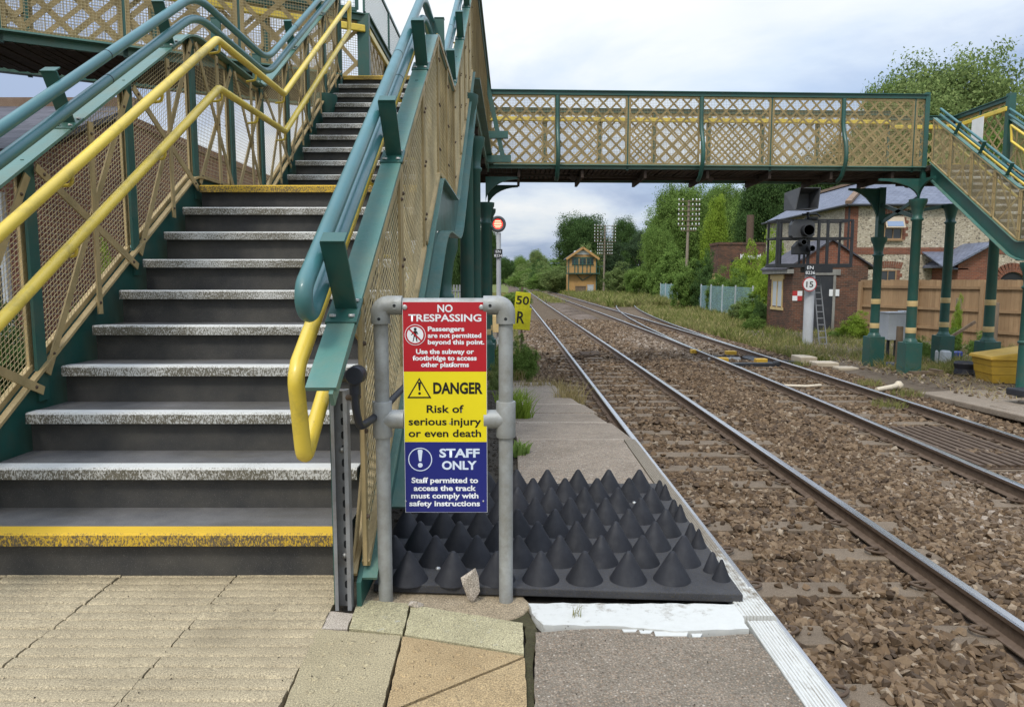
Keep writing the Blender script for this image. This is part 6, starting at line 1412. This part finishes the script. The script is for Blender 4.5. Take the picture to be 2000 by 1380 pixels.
def between(n):
    Y = 70 + 60 * RNG.random(n); X = 4.3 + RNG.normal(0, .45, n); return np.stack([X, Y, np.full(n, -1.15)], 1)
P, H = patch(1800, between, .15, .5); grass('grass', P, H, np.full(len(P), .09), M['grass'], 'weeds growing between the two tracks in the distance')
def weed(px, py, Y, n, r, h, mat, label, z=None, w=.012):
    x, _, zz = at(px, py, Y=Y); zz = z if z is not None else zz
    a = RNG.uniform(0, 6.283, n); q = r * RNG.random(n) ** .7; P = np.stack([x + np.cos(a) * q, Y + np.sin(a) * q, np.full(n, zz)], 1)
    o = grass('weed_tuft', P, RNG.uniform(.4, 1, n) * h, np.full(n, w), mat, label, 'weed', .4); del o['kind']; return o
weed(1112, 775, 9.6, 260, .22, .42, M['straw'], 'dry straw tuft at the right corner of the platform ramp', -.62, .010)
weed(1015, 830, 6.6, 170, .12, .32, M['leaf_bright'], 'tall flowering weeds at the left edge of the ramp behind the sign', -.20, .013)
weed(1000, 745, 9.2, 160, .22, .26, M['leaf_bright'], 'weeds further along the left edge of the ramp', -.50, .014)
weed(1014, 905, 4.55, 90, .06, .11, M['leaf'], 'small dark leafed weed just right of the sign post', -.02, .02)
weed(1055, 755, 12.8, 260, .55, .26, M['straw'], 'dry grass strip across the far end of the ramp', -.86, .012)
weed(1125, 1223, 2.275, 14, .018, .055, M['grass'], 'tiny grass sprig in the crack of the white edging', 0, .003)
for px, Y, lab in ((1740, 12.4, 'weeds right of the track before the nearest column'), (1700, 15.0, 'low weeds left of the nearest column base'), (1775, 13.6, 'weeds at the tip of the far platform ramp'), (1560, 18.5, 'grass tuft beside the point motor')):
    weed(px, 700, Y, 150, .30, .17, M['grass'], lab, -1.1, .012)
def litter(n): Y = 12.5 + 10 * RNG.random(n); X = 8.6 + RNG.random(n) * (3.8 + (Y - 12) * .15); return np.stack([X, Y, np.full(n, -1.045)], 1)
P = litter(900); stuff(scatter_mesh('ground_litter', P, RNG.uniform(.03, .11, len(P)), M['ballast_pale'], .4), 'stones and debris strewn over the waste ground by the columns', 'debris')
P = litter(2600); H = RNG.uniform(.05, .16, len(P)); grass('dry_grass', P, H, np.full(len(P), .012), M['straw'], 'dead stalks lying over the waste ground by the columns', 'dead stalks', 1.6)
# gravel left of the ramp and under the stairs
n = 5200; X = RNG.uniform(-.62, .06, n); Yg = 2.6 + RNG.random(n) * 9; z = np.where(Yg < 4.96, -.03, -.04 - (Yg - 4.96) * .103)
stuff(scatter_mesh('dark_gravel', np.stack([X, Yg, z], 1), RNG.uniform(.008, .030, n), M['gravel_dark']), 'dark gravel and grit between the stairs and the ramp', 'gravel')
n = 260; X = RNG.uniform(-2.6, .75, n); Yg = RNG.uniform(1.7, 2.5, n)
stuff(scatter_mesh('paving_grit', np.stack([X, Yg, np.full(n, .002)], 1), RNG.uniform(.002, .0055, n), M['gravel_dark']), 'tiny specks of grit on the paving', 'grit')
